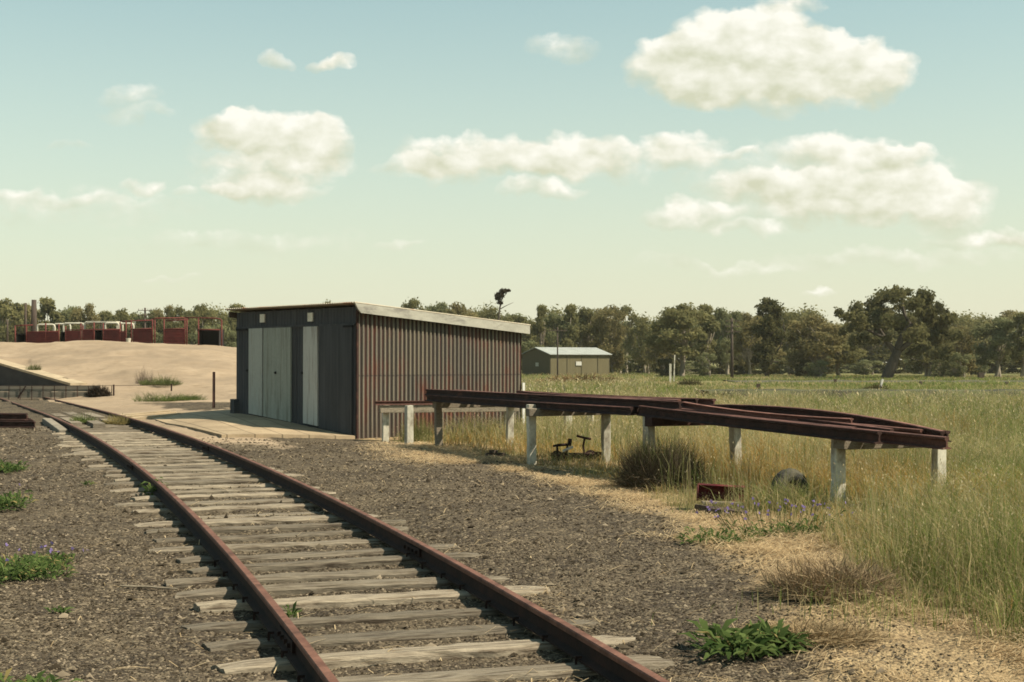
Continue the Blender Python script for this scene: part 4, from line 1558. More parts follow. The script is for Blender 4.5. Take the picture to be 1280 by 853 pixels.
def gravel():
    g = np.random.default_rng(303)
    Xs = []
    for y0, y1, dens, lo, hi in ((4.5, 9, 1500, .005, .014), (9, 14, 800, .007, .017), (14, 22, 260, .009, .022), (22, 34, 70, .014, .034), (5, 20, 9, .02, .045)):
        x, y, ok = scatter_band(y0, y1, dens, g)
        nb = fbm(x * 1.3, y * 1.3, 33, 4) - .5
        e = x - eb(y) - nb * 1.4
        ok &= g.uniform(0, 1, len(x)) < sstep(.8, -.6, e) * (.35 + .9 * fbm(x * .7, y * .7, 77, 3))
        ok &= ~in_shed(x, y)
        xx = (x + 6.0) * .9 + (y - 29.7) * .0
        x, y = x[ok], y[ok]
        ap = (x > -10.3) & (x < -3.4) & (y > 29.6)
        x, y = x[~ap], y[~ap]
        r = np.exp(g.uniform(math.log(lo), math.log(hi), len(x)))
        Xs.append(np.stack([x, y, r], -1))
    P = np.concatenate(Xs)
    n = len(P)
    base = np.array([(1, 0, 0), (0, 1, 0), (-1, 0, 0), (0, -1, 0), (0, 0, 1), (0, 0, -1)], float)
    th = g.uniform(0, 2 * math.pi, n)
    sc = g.uniform(.6, 1.3, (n, 1, 3)) * np.array([1, 1, .7])
    V = base[None] * sc + g.normal(0, .18, (n, 6, 3))
    c, s = np.cos(th)[:, None], np.sin(th)[:, None]
    V = np.stack([V[..., 0] * c - V[..., 1] * s, V[..., 0] * s + V[..., 1] * c, V[..., 2]], -1)
    z = zg(P[:, 0], P[:, 1])
    V = V * P[:, 2][:, None, None] + np.stack([P[:, 0], P[:, 1], z + P[:, 2] * .15], -1)[:, None]
    F = np.array([(0, 1, 4), (1, 2, 4), (2, 3, 4), (3, 0, 4)])
    q = ((np.arange(n) * 6)[:, None, None] + F[None]).reshape(-1, 3).astype(np.int32)
    me = bpy.data.meshes.new('gravel')
    me.vertices.add(n * 6)
    me.vertices.foreach_set('co', V.reshape(-1).astype(np.float32))
    me.loops.add(q.size)
    me.loops.foreach_set('vertex_index', q.ravel())
    me.polygons.add(len(q))
    me.polygons.foreach_set('loop_start', np.arange(len(q), dtype=np.int32) * 3)
    me.update(calc_edges=True)
    f = g.uniform(0, 1, (n, 1)) ** 2.5
    T = np.array([.032, .025, .017]) * (1 - f) + np.array([.25, .20, .14]) * f
    a = me.attributes.new('tone', 'FLOAT_COLOR', 'POINT')
    t = np.ones((n, 6, 4), np.float32)
    t[..., :3] = T[:, None]
    a.data.foreach_set('color', t.ravel())
    me.materials.append(MATS['twig'])
    o = bpy.data.objects.new('gravel', me)
    col.objects.link(o)
    tag(o, 'loose grey brown ballast stones over the yard', 'gravel', kind='stuff')


gravel()

# ------------------------------------------------------------------ trees
def crown_quads(clusters, n_leaf, size, g, lo, hi):
    """clusters: list of (centre, radii); leaves fill each one, denser on its shell"""
    w = np.array([r[0] * r[1] + r[0] * r[2] for _, r in clusters])
    w /= w.sum()
    idx = g.choice(len(clusters), n_leaf, p=w)
    C = np.array([c for c, _ in clusters])[idx]
    Rr = np.array([r for _, r in clusters])[idx]
    d = g.normal(0, 1, (n_leaf, 3))
    d /= np.linalg.norm(d, axis=1)[:, None]
    rad = g.uniform(.2, 1, (n_leaf, 1)) ** .6 * (1 + .2 * g.normal(0, 1, (n_leaf, 1)))
    P = C + d * Rr * rad
    nrm = d * 1.0 + g.normal(0, .6, (n_leaf, 3)) + np.array([0, 0, .25])
    nrm /= np.linalg.norm(nrm, axis=1)[:, None]
    a = np.cross(nrm, g.normal(0, 1, (n_leaf, 3)))
    a /= np.linalg.norm(a, axis=1)[:, None]
    b = np.cross(nrm, a)
    s = size * g.uniform(.45, 1.15, (n_leaf, 1))
    a, b = a * s, b * s * .55
    V = np.stack([P - a, P - b, P + a, P + b], 1)
    ct = g.uniform(0, 1, len(clusters))[idx][:, None]
    f = np.clip(ct * .6 + g.uniform(0, .5, (n_leaf, 1)), 0, 1)
    T = np.array(lo) * (1 - f) + np.array(hi) * f
    return V, T


def limb(m, a, b, r0, r1, g, bend=.12, n=6):
    a, b = np.array(a, float), np.array(b, float)
    L = np.linalg.norm(b - a)
    off = g.normal(0, bend, 3) * L * np.array([1, 1, .4])
    pts, rs = [], []
    for i in range(n + 1):
        t = i / n
        pts.append(tuple(a + (b - a) * t + off * math.sin(math.pi * t)))
        rs.append(r0 + (r1 - r0) * t)
    m.tube(pts, rs, 7)
    return pts


OLIVE = ((.112, .108, .046), (.285, .262, .118))
DARK = ((.062, .062, .028), (.165, .15, .066))
BROWN = ((.142, .122, .052), (.32, .272, .128))
GREY = ((.12, .124, .06), (.27, .27, .135))


def make_gum(seed, H=10.0, spread=3.0, trunk_h=.28, n_cl=26, leaves=7000, tone=OLIVE, size=.26, flat=.75, stems=1, low=.30, bark='bark', lean=0.0, shape='dome'):
    g = np.random.default_rng(seed)
    root = empty('gum_tree', (0, 0, 0))
    m = MB()
    clusters = []
    starts = []
    for s in range(stems):
        bx = 0 if stems == 1 else g.normal(0, .45)
        top = (bx + lean * H * .3 + g.normal(0, .3), g.normal(0, .3), H * (trunk_h + .12))
        pts = limb(m, (bx, g.normal(0, .2), -.3), top, H * .028 + .05, H * .018, g, .05)
        starts.append(pts)
    for k in range(n_cl):
        t = (k + .5) / n_cl
        z = H * (low + (1 - low) * (t ** .8)) * g.uniform(.93, 1.0)
        u = (z / H - low) / (1 - low)
        if shape == 'dome':
            env = math.sqrt(max(.06, 1 - (max(0, u - .25) / .78) ** 2)) * (.62 + .5 * min(1, u / .4))
        elif shape == 'column':
            env = .75 * math.sqrt(max(.08, 1 - u ** 2.5))
        else:
            env = math.sqrt(max(.05, 1 - (max(0, u - .1) / .92) ** 2))
        a = g.uniform(0, 2 * math.pi)
        r = spread * env * math.sqrt(g.uniform(.02, 1))
        c = np.array((r * math.cos(a) + lean * z * .35, r * math.sin(a), z - H * .05))
        cr = spread * g.uniform(.18, .46)
        clusters.append((c, (cr, cr, cr * flat * g.uniform(.75, 1.15))))
        st = starts[int(g.integers(stems))]
        p0 = st[int(g.integers(3, len(st)))]
        limb(m, p0, c, H * .010 + .02, .02, g, .10, 4)
    V, T = crown_quads(clusters, leaves, size, g, *tone)
    m.build('trunk', bark, root, smooth=True)
    quads_mesh('crown', V, 'leaf', T, root)
    return root


PROTO = {
    'dome': make_gum(1, spread=3.0, n_cl=30),
    'dome_grey': make_gum(2, spread=3.2, n_cl=28, tone=GREY, stems=2),
    'brown': make_gum(3, spread=3.6, n_cl=34, tone=BROWN, stems=2, low=.2),
    'tall': make_gum(4, spread=2.1, n_cl=24, shape='column', trunk_h=.35, low=.28, tone=OLIVE),
    'open': make_gum(5, spread=2.9, n_cl=17, leaves=3600, trunk_h=.35, low=.34, tone=OLIVE, stems=2),
    'dark': make_gum(6, spread=2.6, n_cl=34, leaves=7000, tone=DARK, shape='column', low=.14, bark='bark_dark'),
    'wide': make_gum(7, spread=4.2, n_cl=34, leaves=6500, tone=OLIVE, stems=2, low=.22),
    'bush': make_gum(8, H=6.0, spread=2.6, n_cl=22, leaves=3600, tone=GREY, low=.08, trunk_h=.12, stems=3, size=.22),
    'dark_bush': make_gum(9, H=6.0, spread=2.8, n_cl=22, leaves=3800, tone=DARK, low=.05, trunk_h=.12, stems=3, bark='bark_dark'),
}
PH = {k: (6.0 if 'bush' in k else 10.0) for k in PROTO}
PW = {'dome': 3.0, 'dome_grey': 3.2, 'brown': 3.6, 'tall': 2.1, 'open': 2.9, 'dark': 2.6, 'wide': 4.2, 'bush': 2.6, 'dark_bush': 2.8}
USED = set()


def tree(kind, px, top, d, wpx, label, group='gum trees along the far side of the paddock', rz=None, cat='tree'):
    o = PROTO[kind]
    if kind in USED:
        o = copy_tree(PROTO[kind])
    USED.add(kind)
    p = at(px, top, d)
    zb = gz(p.x, d) if d < 170 else 0.0
    H = max(2.0, (p.z - zb) * 1.02)
    w = wpx * d / FOC / 2
    o.location = (p.x, d, zb - .05)
    sx = w / (PW[kind] * 1.12)
    o.scale = (sx, sx, H / PH[kind])
    o.rotation_euler = (0, 0, random.uniform(0, 6.28) if rz is None else rz)
    tag(o, label, cat, group)
    return o


GL = 'gum trees behind the red yards'
for a in (
        ('dome', 4, 371, 195, 62, 'rounded olive gum tree at the left edge behind the yards'),
        ('brown', 33, 381, 205, 50, 'low brownish gum tree behind the twin dark poles'),
        ('tall', 62, 373, 195, 44, 'tall gum tree just right of the thick dark pole'),
        ('dome_grey', 84, 381, 205, 46, 'grey-green gum above the leftmost white hoops'),
        ('brown', 108, 381, 195, 50, 'brownish gum above the middle white hoops'),
        ('tall', 132, 389, 210, 34, 'narrow gum above the right white hoops'),
        ('dome', 150, 383, 195, 38, 'twin-topped olive gum left of the thin far pole'),
        ('open', 168, 389, 205, 36, 'short open gum immediately left of the thin far pole'),
        ('dome_grey', 190, 386, 200, 40, 'grey gum directly behind the thin far pole'),
        ('brown', 207, 383, 195, 44, 'rounded gum above the second large red panel'),
        ('open', 226, 381, 190, 30, 'open gum with sky showing through above the yards'),
        ('dome', 248, 377, 195, 48, 'tallest rounded gum above the right end of the yards'),
        ('wide', 272, 386, 205, 60, 'spreading olive gum above the black open pen'),
        ('tall', 296, 380, 190, 40, 'gum tree touching the left edge of the shed')):
    tree(*a, group=GL)
GM = 'gum trees behind the shed and the paddock'
for a in (
        ('open', 412, 374, 190, 26, 'treetop just showing over the dark front of the shed'),
        ('dome', 345, 388, 200, 60, 'gum tree hidden behind the left part of the shed'),
        ('open', 517, 371, 190, 40, 'open treetop rising above the middle of the shed roof'),
        ('dome_grey', 545, 376, 200, 44, 'rounded grey gum above the middle of the shed roof'),
        ('brown', 574, 380, 195, 56, 'brownish gum over the shed roof left of the lone thin tree'),
        ('wide', 606, 384, 205, 60, 'spreading gum over the shed roof beneath the lone thin tree'),
        ('dome', 648, 391, 195, 60, 'low gum over the right end of the shed roof'),
        ('tall', 677, 381, 190, 26, 'narrow spire-like gum right of the shed roof'),
        ('bush', 664, 425, 172, 44, 'pale low gum between the shed and the green hut'),
        ('dome_grey', 697, 390, 185, 44, 'grey gum behind the left gable of the green hut'),
        ('tall', 712, 381, 185, 34, 'tall gum behind the thin pole at the green hut'),
        ('dome', 735, 381, 190, 50, 'twin-crowned gum behind the middle of the green hut'),
        ('brown', 762, 383, 185, 54, 'brownish gum behind the right end of the green hut'),
        ('open', 782, 380, 195, 40, 'open crowned gum right of the green hut'),
        ('wide', 806, 397, 180, 60, 'low spreading gum midway between the hut and the dark trunk tree'),
        ('dome', 851, 376, 160, 78, 'broad olive gum with a dark trunk right of the green hut'),
        ('brown', 830, 420, 172, 46, 'low brown gum at the foot of the broad olive gum'),
        ('tall', 884, 381, 172, 44, 'upright gum just left of the tall power pole'),
        ('dome_grey', 907, 383, 180, 46, 'grey-green gum directly behind the tall power pole'),
        ('dark', 960, 371, 158, 58, 'dense dark column-shaped tree right of the power pole'),
        ('brown', 938, 392, 170, 44, 'pale brown gum between the power pole and the dark tree'),
        ('open', 990, 388, 180, 44, 'open gum just right of the dense dark tree'),
        ('brown', 1018, 395, 160, 84, 'wide brownish gum between the dark tree and the biggest gum'),
        ('dome', 1050, 415, 165, 60, 'low olive gum under the left limb of the biggest gum'),
        ('wide', 1160, 418, 158, 74, 'low spreading gum under the right limb of the biggest gum'),
        ('brown', 1196, 408, 162, 66, 'rounded tan gum right of the biggest gum'),
        ('bush', 1198, 440, 150, 34, 'pale young gum bush in front of the tan gum'),
        ('bush', 1176, 448, 152, 24, 'smallest pale bush near the trunk of the biggest gum'),
        ('dome_grey', 1246, 394, 155, 62, 'grey-green gum near the right edge'),
        ('tall', 1278, 391, 152, 44, 'tall gum with bare white limbs at the right edge'),
        ('open', 1306, 396, 158, 50, 'gum tree cut off by the right edge'),
        ('dark_bush', 1005, 452, 158, 26, 'small dark shrub under the wide brownish gum'),
        ('bush', 1024, 456, 150, 34, 'olive shrub right of the small dark shrub'),
        ('dark_bush', 833, 448, 160, 34, 'dark shrub beside the broad olive gum trunk'),
        ('bush', 882, 440, 158, 30, 'pale shrub left of the tall power pole')):
    tree(*a, group=GM)
for i in range(60):
    px = -60 + i * 24.2 + random.uniform(-8, 8)
    d = random.uniform(215, 250)
    top = 405 + random.uniform(-14, 12) - (6 if px > 600 else 0)
    tree(random.choice(['dome', 'wide', 'brown', 'dome_grey']), px, top, d, random.uniform(64, 100), 'gum tree of the rear row, merging with its neighbours', group='rear row of gum trees')
for i in range(26):
    px = 480 + i * 32 + random.uniform(-6, 6)
    d = random.uniform(180, 215)
    tree(random.choice(['dark_bush', 'bush', 'dark_bush']), px, random.uniform(440, 454), d, random.uniform(40, 66), 'shrubby undergrowth bush in the shade of the trees', group='undergrowth bushes beneath the gum trees', cat='bush')
for i in range(24):
    px = -20 + i * 14 + random.uniform(-6, 6)
    tree(random.choice(['dark_bush', 'bush', 'dark_bush']), px, random.uniform(402, 418), random.uniform(178, 190), random.uniform(40, 60), 'shrubby tree low behind the red yards', group='shrubby trees low behind the yards', cat='bush')


def big_gum():
    g = np.random.default_rng(77)
    d = 146.0
    b = at(1112, 475, d)
    root = empty('gum_tree', (b.x, d, 0), 0, 'biggest spreading gum tree with dark leaning trunk', 'tree', GM)
    k = d / FOC
    P = lambda px, py, dy=0.0: np.array(((px - 1112) * k, dy, (475 - py) * k))
    m = MB()
    lf = lambda a, b_, r0, r1: limb(m, a, b_, r0, r1, g, .05)
    lf(P(1106, 480), P(1122, 440), .62, .45)
    lf(P(1122, 441), P(1140, 405), .42, .22)
    lf(P(1121, 443), P(1100, 410, .5), .34, .18)
    lf(P(1124, 440), P(1165, 415, -.6), .32, .16)
    lf(P(1110, 425, .2), P(1070, 402, .8), .2, .1)
    lf(P(1138, 408), P(1128, 376), .2, .08)
    lf(P(1150, 424, -.3), P(1185, 408, .2), .18, .08)
    m.build('trunk', 'bark_dark', root, smooth=True)
    cl = []
    for px, py, rx, ry in ((1120, 374, 24, 11), (1145, 380, 20, 10), (1098, 384, 20, 10), (1160, 372, 9, 6), (1162, 392, 16, 10), (1125, 394, 26, 11), (1088, 398, 18, 9), (1062, 402, 17, 8), (1052, 396, 8, 6), (1148, 404, 24, 11), (1110, 410, 22, 9), (1172, 408, 18, 9), (1185, 400, 8, 6), (1078, 412, 12, 6), (1135, 420, 22, 9), (1165, 424, 18, 9), (1190, 420, 14, 9), (1100, 424, 14, 6), (1150, 440, 14, 7), (1176, 438, 12, 8), (1084, 390, 10, 6), (1130, 366, 12, 5), (1074, 425, 12, 7), (1060, 415, 8, 5)):
        for _ in range(3):
            c = P(px + g.normal(0, rx * .35), py + g.normal(0, ry * .5), g.normal(0, 2.4))
            cl.append((c, (rx * k * g.uniform(.4, .75), rx * k * .62, ry * k * g.uniform(.7, 1.15))))
    V, T = crown_quads(cl, 17000, .24, g, *DARK)
    T *= 1.2
    quads_mesh('crown', V, 'leaf', T, root)


big_gum()


def lone_tree():
    g = np.random.default_rng(78)
    d = 150.0
    k = d / FOC
    b = at(623, 470, d)
    root = empty('gum_tree', (b.x, d, 0), 0, 'lone thin tree with a small dark tuft and a bare side branch above the roof', 'tree', GM)
    P = lambda px, py, dy=0.0: (((px - 623) * k), dy, (474 - py) * k)
    m = MB()
    m.tube([P(620, 478), P(622, 430), P(623, 400), P(625, 385), P(628, 370)], [.16, .13, .11, .09, .04], 7)
    m.tube([P(626, 387), P(633, 383), P(642, 379)], [.05, .035, .015], 6)
    m.tube([P(627, 374), P(633, 368), P(636, 362)], [.04, .03, .01], 6)
    m.build('trunk', 'bark_dark', root, smooth=True)
    cl = [(np.array(P(625, 370)), (.5, .5, .4)), (np.array(P(629, 365)), (.45, .45, .28)), (np.array(P(622, 374)), (.35, .35, .25)), (np.array(P(635, 364)), (.25, .25, .16)), (np.array(P(625, 379)), (.3, .3, .22))]
    V, T = crown_quads(cl, 1300, .14, g, (.03, .024, .014), (.075, .058, .03))
    quads_mesh('crown', V, 'leaf', T, root)


lone_tree()

# ------------------------------------------------------------------ distant hut
def hut():
    d = 150.0
    a = at(688, 466, d)                                   # near corner
    r = at(762, 466, d + 3.7)
    u = Vector((r.x - a.x, r.y - a.y, 0))
    L = u.length
    ang = math.atan2(u.y, u.x)
    root = empty('farm_hut', (a.x, a.y, 0), ang, 'olive green farm hut with pale metal gable roof before the trees', 'hut')
    he = at(688, 443.3, d).z
    hr = at(672, 435, d + 2.6).z
    D = 5.9
    m = MB()
    m.box((L / 2, D / 2, he / 2 - .1), (L, D - .04, he + .2))
    w = m.build('wall', 'far_wall', root)
    for x in (.28, .52, .8):
        s = MB()
        s.box((L * x, .0, he / 2), (.05, .06, he))
        s.build('cover_strip', 'far_wall_dark', w)
    m = MB()
    vs = [(-.02, .02, -.2), (-.02, D - .02, -.2), (-.02, D - .02, he), (-.02, D / 2, hr - .06), (-.02, .02, he), (.06, .02, -.2), (.06, D - .02, -.2), (.06, D - .02, he), (.06, D / 2, hr - .06), (.06, .02, he)]
    for x0 in (0, L - .04):
        m = MB()
        m.add([(x + x0, y, z) for x, y, z in vs], [(0, 4, 3, 2, 1), (5, 6, 7, 8, 9)] + [(i, (i + 1) % 5, 5 + (i + 1) % 5, 5 + i) for i in range(5)])
        m.build('gable', 'far_wall_dark', root)
    m = MB()
    for sg in (0, 1):
        y0, y1 = (-.22, D / 2) if sg == 0 else (D + .22, D / 2)
        z0 = he - .03
        vs = [(-.2, y0, z0), (L + .2, y0, z0), (L + .2, y1, hr), (-.2, y1, hr)]
        vs += [(x, y, z + .07) for x, y, z in vs]
        m.add(vs, [(0, 1, 2, 3), (7, 6, 5, 4), (0, 4, 5, 1), (1, 5, 6, 2), (2, 6, 7, 3), (3, 7, 4, 0)])
    m.build('roof', 'far_roof', root)
    m = MB()
    m.box((L * .47, -.03, he * .62), (.68, .05, .42))
    m.build('sign_board', 'door_white', root)
    m = MB()
    m.box((-.05, D * .45, he * .58), (.05, .6, .4))
    m.build('window', 'door_grey', root)


hut()

# mound of dry bracken before the hut
c = at(725, 470, 96)
V1, t1 = twigs(2600, 3.2, 2.2, 1.25, (.15, .095, .045), (.33, .235, .12), .05, .8, 61, .9)
plant('bracken_mound', 'reddish brown mound of dry growth in front of the green hut', 'bush', c.x, 96, [(V1, t1)], 'twig')
for i, (px, d, h, lb) in enumerate(((905, 62, .55, 'small dark dry bush in the paddock below the power pole'), (862, 100, .9, 'low brown bush below the broad olive gum'), (1095, 82, .7, 'green bush on the low bank beneath the biggest gum'), (810, 60, .5, 'brownish tuft in the paddock left of the power pole'))):
    c = at(px, 480, d)
    V1, t1 = twigs(700, .9, .8, h, (.06, .055, .025), (.18, .15, .07), .025, .8, 65 + i, .8)
    plant('dry_bush', lb, 'bush', c.x, d, [(V1, t1)], 'twig')

# ------------------------------------------------------------------ poles
def pole(px, top, d, r, arms, label, base=None):
    b = at(px, 470, d)
    t = at(px, top, d)
    zb = gz(b.x, d) if d < 170 else 0
    root = empty('power_pole', (b.x, d, zb), .25, label, 'pole', 'wooden poles')
    H = t.z - zb
    m = MB()
    m.tube([(0, 0, -.4), (0, 0, H * .5), (.0, 0, H)], [r, r * .9, r * .75], 9)
    m.build('shaft', 'pole_wood', root, smooth=True)
    for k in range(arms):
        z = H - .3 - k * .55
        m = MB()
        m.box((0, -r - .03, z), (1.6, .06, .07))
        ar = m.build('crossarm', 'pole_wood', root)
        for x in (-.7, -.3, .3, .7):
            q = MB()
            q.tube([(x, -r - .03, z + .05), (x, -r - .03, z + .2)], [.03, .02], 6)
            q.build('insulator', 'dark_timber', ar)
    return root


pole(915, 398, 148, .17, 3, 'tall dark power pole with crossarms in front of the right trees')
pole(181, 385, 160, .14, 3, 'thin far pole with crossarms behind the red yards')
pole(42, 375, 98, .22, 0, 'thick dark pole at the left end of the red yards')
pole(31.5, 379, 99, .10, 0, 'slim dark pole beside the thick one at the yards')
pole(9, 400, 97, .07, 0, 'grey fence strainer pole at the far left of the yards')
pole(697, 409, 120, .07, 1, 'thin grey pole rising in front of the green hut')

# leaning white gate posts and fence stubs in the far paddock
for i, (px, y0, y1, d, w, tilt, lb, mt) in enumerate((
        (838, 455, 473, 118, .17, 0, 'short white post left of the tree with the dark trunk', 'post_paint'),
        (842, 444, 460, 119, .10, .1, 'thin white sign post behind the short white post', 'post_paint'),
        (1098, 474, 486, 82, .12, .25, 'leaning white post on the low bank under the biggest gum', 'white_stick'),
        (948, 480, 488, 84, .2, 0, 'dark fence stump on the low bank right of the power pole', 'dark_timber'),
        (1044, 474, 480, 110, .2, 0, 'dark fence stump left of the biggest gum', 'dark_timber'),
        (1151, 477, 484, 106, .2, 0, 'dark fence stump right of the biggest gum trunk', 'dark_timber'),
        (1259, 478, 486, 104, .2, 0, 'dark fence stump near the right edge', 'dark_timber'),
        (1226, 466, 478, 140, .5, 0, 'stout dark stump under the tan gum', 'dark_timber'))):
    a, t = at(px, y1, d), at(px, y0, d)
    zb = gz(a.x, d)
    m = MB()
    m.bar((a.x, d, zb - .2), (a.x + tilt, d, max(t.z, zb + .25)), w, w, jit=.01)
    tag(m.build('fence_post', mt), lb, 'post')


# low bank with a gravel track across the far right of the paddock
def far_strip(name, y0, y1, x0, x1, dz, mt):
    m = MB()
    N = 60
    vs = []
    for i in range(N + 1):
        x = x0 + (x1 - x0) * i / N
        for k, (y, q) in enumerate(((y0, -.1), (y0 + 1.2, dz), (y1 - 1.2, dz), (y1, -.1))):
            yy = y + 2.2 * math.sin(x * .05 + k * .3)
            vs.append((x, yy, float(zbase(x, yy)) + q + random.gauss(0, .02)))
    m.add(vs, [(i * 4 + k, i * 4 + 4 + k, i * 4 + 5 + k, i * 4 + 1 + k) for i in range(N) for k in range(3)])
    tag(m.build(name, mt), kind='structure')


mat('bank_grass', (.06, .06, .022), (.10, .10, .04), .8, fine=6, c3=(.035, .03, .014), s3=.5, lo3=.45, hi3=.6)
mat('track_dirt', (.06, .056, .03), (.09, .08, .045), .5, fine=6, c3=(.08, .075, .04), s3=.4)
far_strip('path', 116, 127, 19, 90, .06, 'track_dirt')
far_strip('low_bank', 61, 67, 8.8, 60, .42, 'bank_grass')

# ------------------------------------------------------------------ red stock yards on the bank
def yards():
    d = 91.0
    k = d / FOC
    x0 = at(158, 430, d)
    root = empty('stock_yard', (x0.x, d, 0), 0, 'dark red steel stock yards with white hoop rails on the sandy rise', 'stock yard')
    X = lambda px: (px - 158) * k

    def zgr(px, dy=0.0):
        p = at(px, 430, d)
        return gz(p.x, d + dy)

    def zp(py):
        return at(158, py, d).z

    def panel(p0, p1, y0, y1, mt='yard_red', dy=0.0, name='panel', rails=6):
        m = MB()
        xa, xb = X(p0), X(p1)
        zb, zt = zp(y1) - .12, zp(y0)
        m.box(((xa + xb) / 2, dy, (zb + zt) / 2), (xb - xa, .05, zt - zb))
        for q in range(rails):
            z = zb + (zt - zb) * (q + .5) / rails
            m.box(((xa + xb) / 2, dy - .035, z), (xb - xa, .03, .035))
        return m.build(name, mt, root)

    def post(px, y0, dy=0.0, r=.045, mt='yard_pipe_red'):
        m = MB()
        m.tube([(X(px), dy, zgr(px) - .3), (X(px), dy, zp(y0))], r, 8)
        m.build('post', mt, root, smooth=True)

    def rail(pts, dy=0.0, r=.04, mt='yard_pipe_red', name='top_rail'):
        m = MB()
        m.tube([(X(a), dy + e, zp(b)) for a, b, e in pts], r, 8)
        m.build(name, mt, root, smooth=True)

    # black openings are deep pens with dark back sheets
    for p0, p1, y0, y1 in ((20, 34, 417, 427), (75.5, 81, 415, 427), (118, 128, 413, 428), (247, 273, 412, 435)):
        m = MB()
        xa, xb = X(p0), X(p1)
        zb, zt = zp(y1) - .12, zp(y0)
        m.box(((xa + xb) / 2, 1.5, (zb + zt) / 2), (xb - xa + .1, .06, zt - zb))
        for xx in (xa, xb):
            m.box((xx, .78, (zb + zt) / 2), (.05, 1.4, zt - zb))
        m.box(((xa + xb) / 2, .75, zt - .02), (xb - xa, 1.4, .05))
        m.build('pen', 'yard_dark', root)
    for p0, p1, y0, y1 in ((34, 44, 415.5, 427), (44, 57, 415, 427), (58, 73, 414.5, 427), (82, 100, 413.5, 427), (104, 117, 412.5, 428), (130, 149.5, 412, 428.5), (150.5, 157, 414, 430), (166, 190, 411.5, 430), (206, 231, 411.5, 432.5)):
        panel(p0, p1, y0, y1)
    for px, y0 in ((19, 407), (33, 406), (57, 404), (73.5, 405), (82, 408), (101, 404), (103.5, 407), (117.5, 403), (129, 404), (150, 403), (157.5, 401), (164, 400), (190.5, 399), (193.5, 400), (205, 399), (231, 397), (233.5, 398), (248, 398), (277, 400)):
        post(px, y0)
    rail([(19, 407.5, 0), (41, 406.5, 0)])
    rail([(150, 402, 0), (190.5, 400.5, 0)])
    rail([(190.5, 399, 0), (194, 398, 0), (231, 397.5, 0)])
    rail([(205, 401, .4), (233.5, 399.5, .4)])
    rail([(231, 397, 0), (270, 398, 0), (275, 399, 0), (277, 402, 0)])
    rail([(248, 412, -.03), (275, 412.5, -.03)], name='mid_rail')
    for p0, p1, y in ((34, 73, 414.5), (82, 150, 412), (164, 190, 411), (206, 231, 411)):
        rail([(p0, y + .6, -.02), (p1, y - .2, -.02)], name='mid_rail', r=.03)
    # white hoops, each a bent pipe from ground to ground
    for i, (p0, p1, y, dy) in enumerate(((41, 60, 405.5, 1.0), (58, 76, 404.5, 1.6), (74, 97, 404, 1.0), (95, 118, 403.5, 1.6), (101, 121, 402.3, 1.0), (118, 143, 402.6, 1.5), (128, 142, 403.6, .8), (141, 159, 404.2, 1.1))):
        for e in (0,):
            zt = zp(y)
            zb = gz(at(p0, 430, d).x, d + dy + e) - .1
            m = MB()
            xa, xb = X(p0 - 1), X(p1 + 2)
            m.tube([(xa, dy + e, zb), (xa, dy + e, zt - .16), (xa + .03, dy + e, zt - .05), (xa + .13, dy + e, zt), (xb - .13, dy + e, zt), (xb - .03, dy + e, zt - .05), (xb, dy + e, zt - .16), (xb, dy + e, zb)], .065, 8)
            m.build('hoop', 'white_pipe', root, smooth=True)
    m = MB()
    a = X(122)
    m.box((a, 1.3, zp(402.2)), (1.9, .9, .1))
    m.build('ramp_cover', 'white_pipe', root)
    # water bucket at the foot
    c = at(160.5, 429.5, 89.5)
    zb = gz(c.x, 89.5)
    m = MB()
    m.tube([(c.x, 89.5, zb - .02), (c.x, 89.5, zb + .26)], [.13, .16], 14)
    o = m.build('white_bucket', 'white_pipe', None, smooth=False)
    tag(o, 'small white bucket at the foot of the red yards', 'bucket')


yards()

# ------------------------------------------------------------------ light
SUN_EL = 49.0
sdir = Vector((.965, -.262, 0)).normalized()               # towards the sun, on the ground
to_sun = Vector((sdir.x * math.cos(R(SUN_EL)), sdir.y * math.cos(R(SUN_EL)), math.sin(R(SUN_EL))))
sl = bpy.data.lights.new('sun', 'SUN')
sl.energy = 5.0
sl.angle = R(.53)
sl.color = (1.0, .90, .73)
so = bpy.data.objects.new('sun', sl)
col.objects.link(so)
so.rotation_euler = to_sun.to_track_quat('Z', 'Y').to_euler()
so.location = to_sun * 50

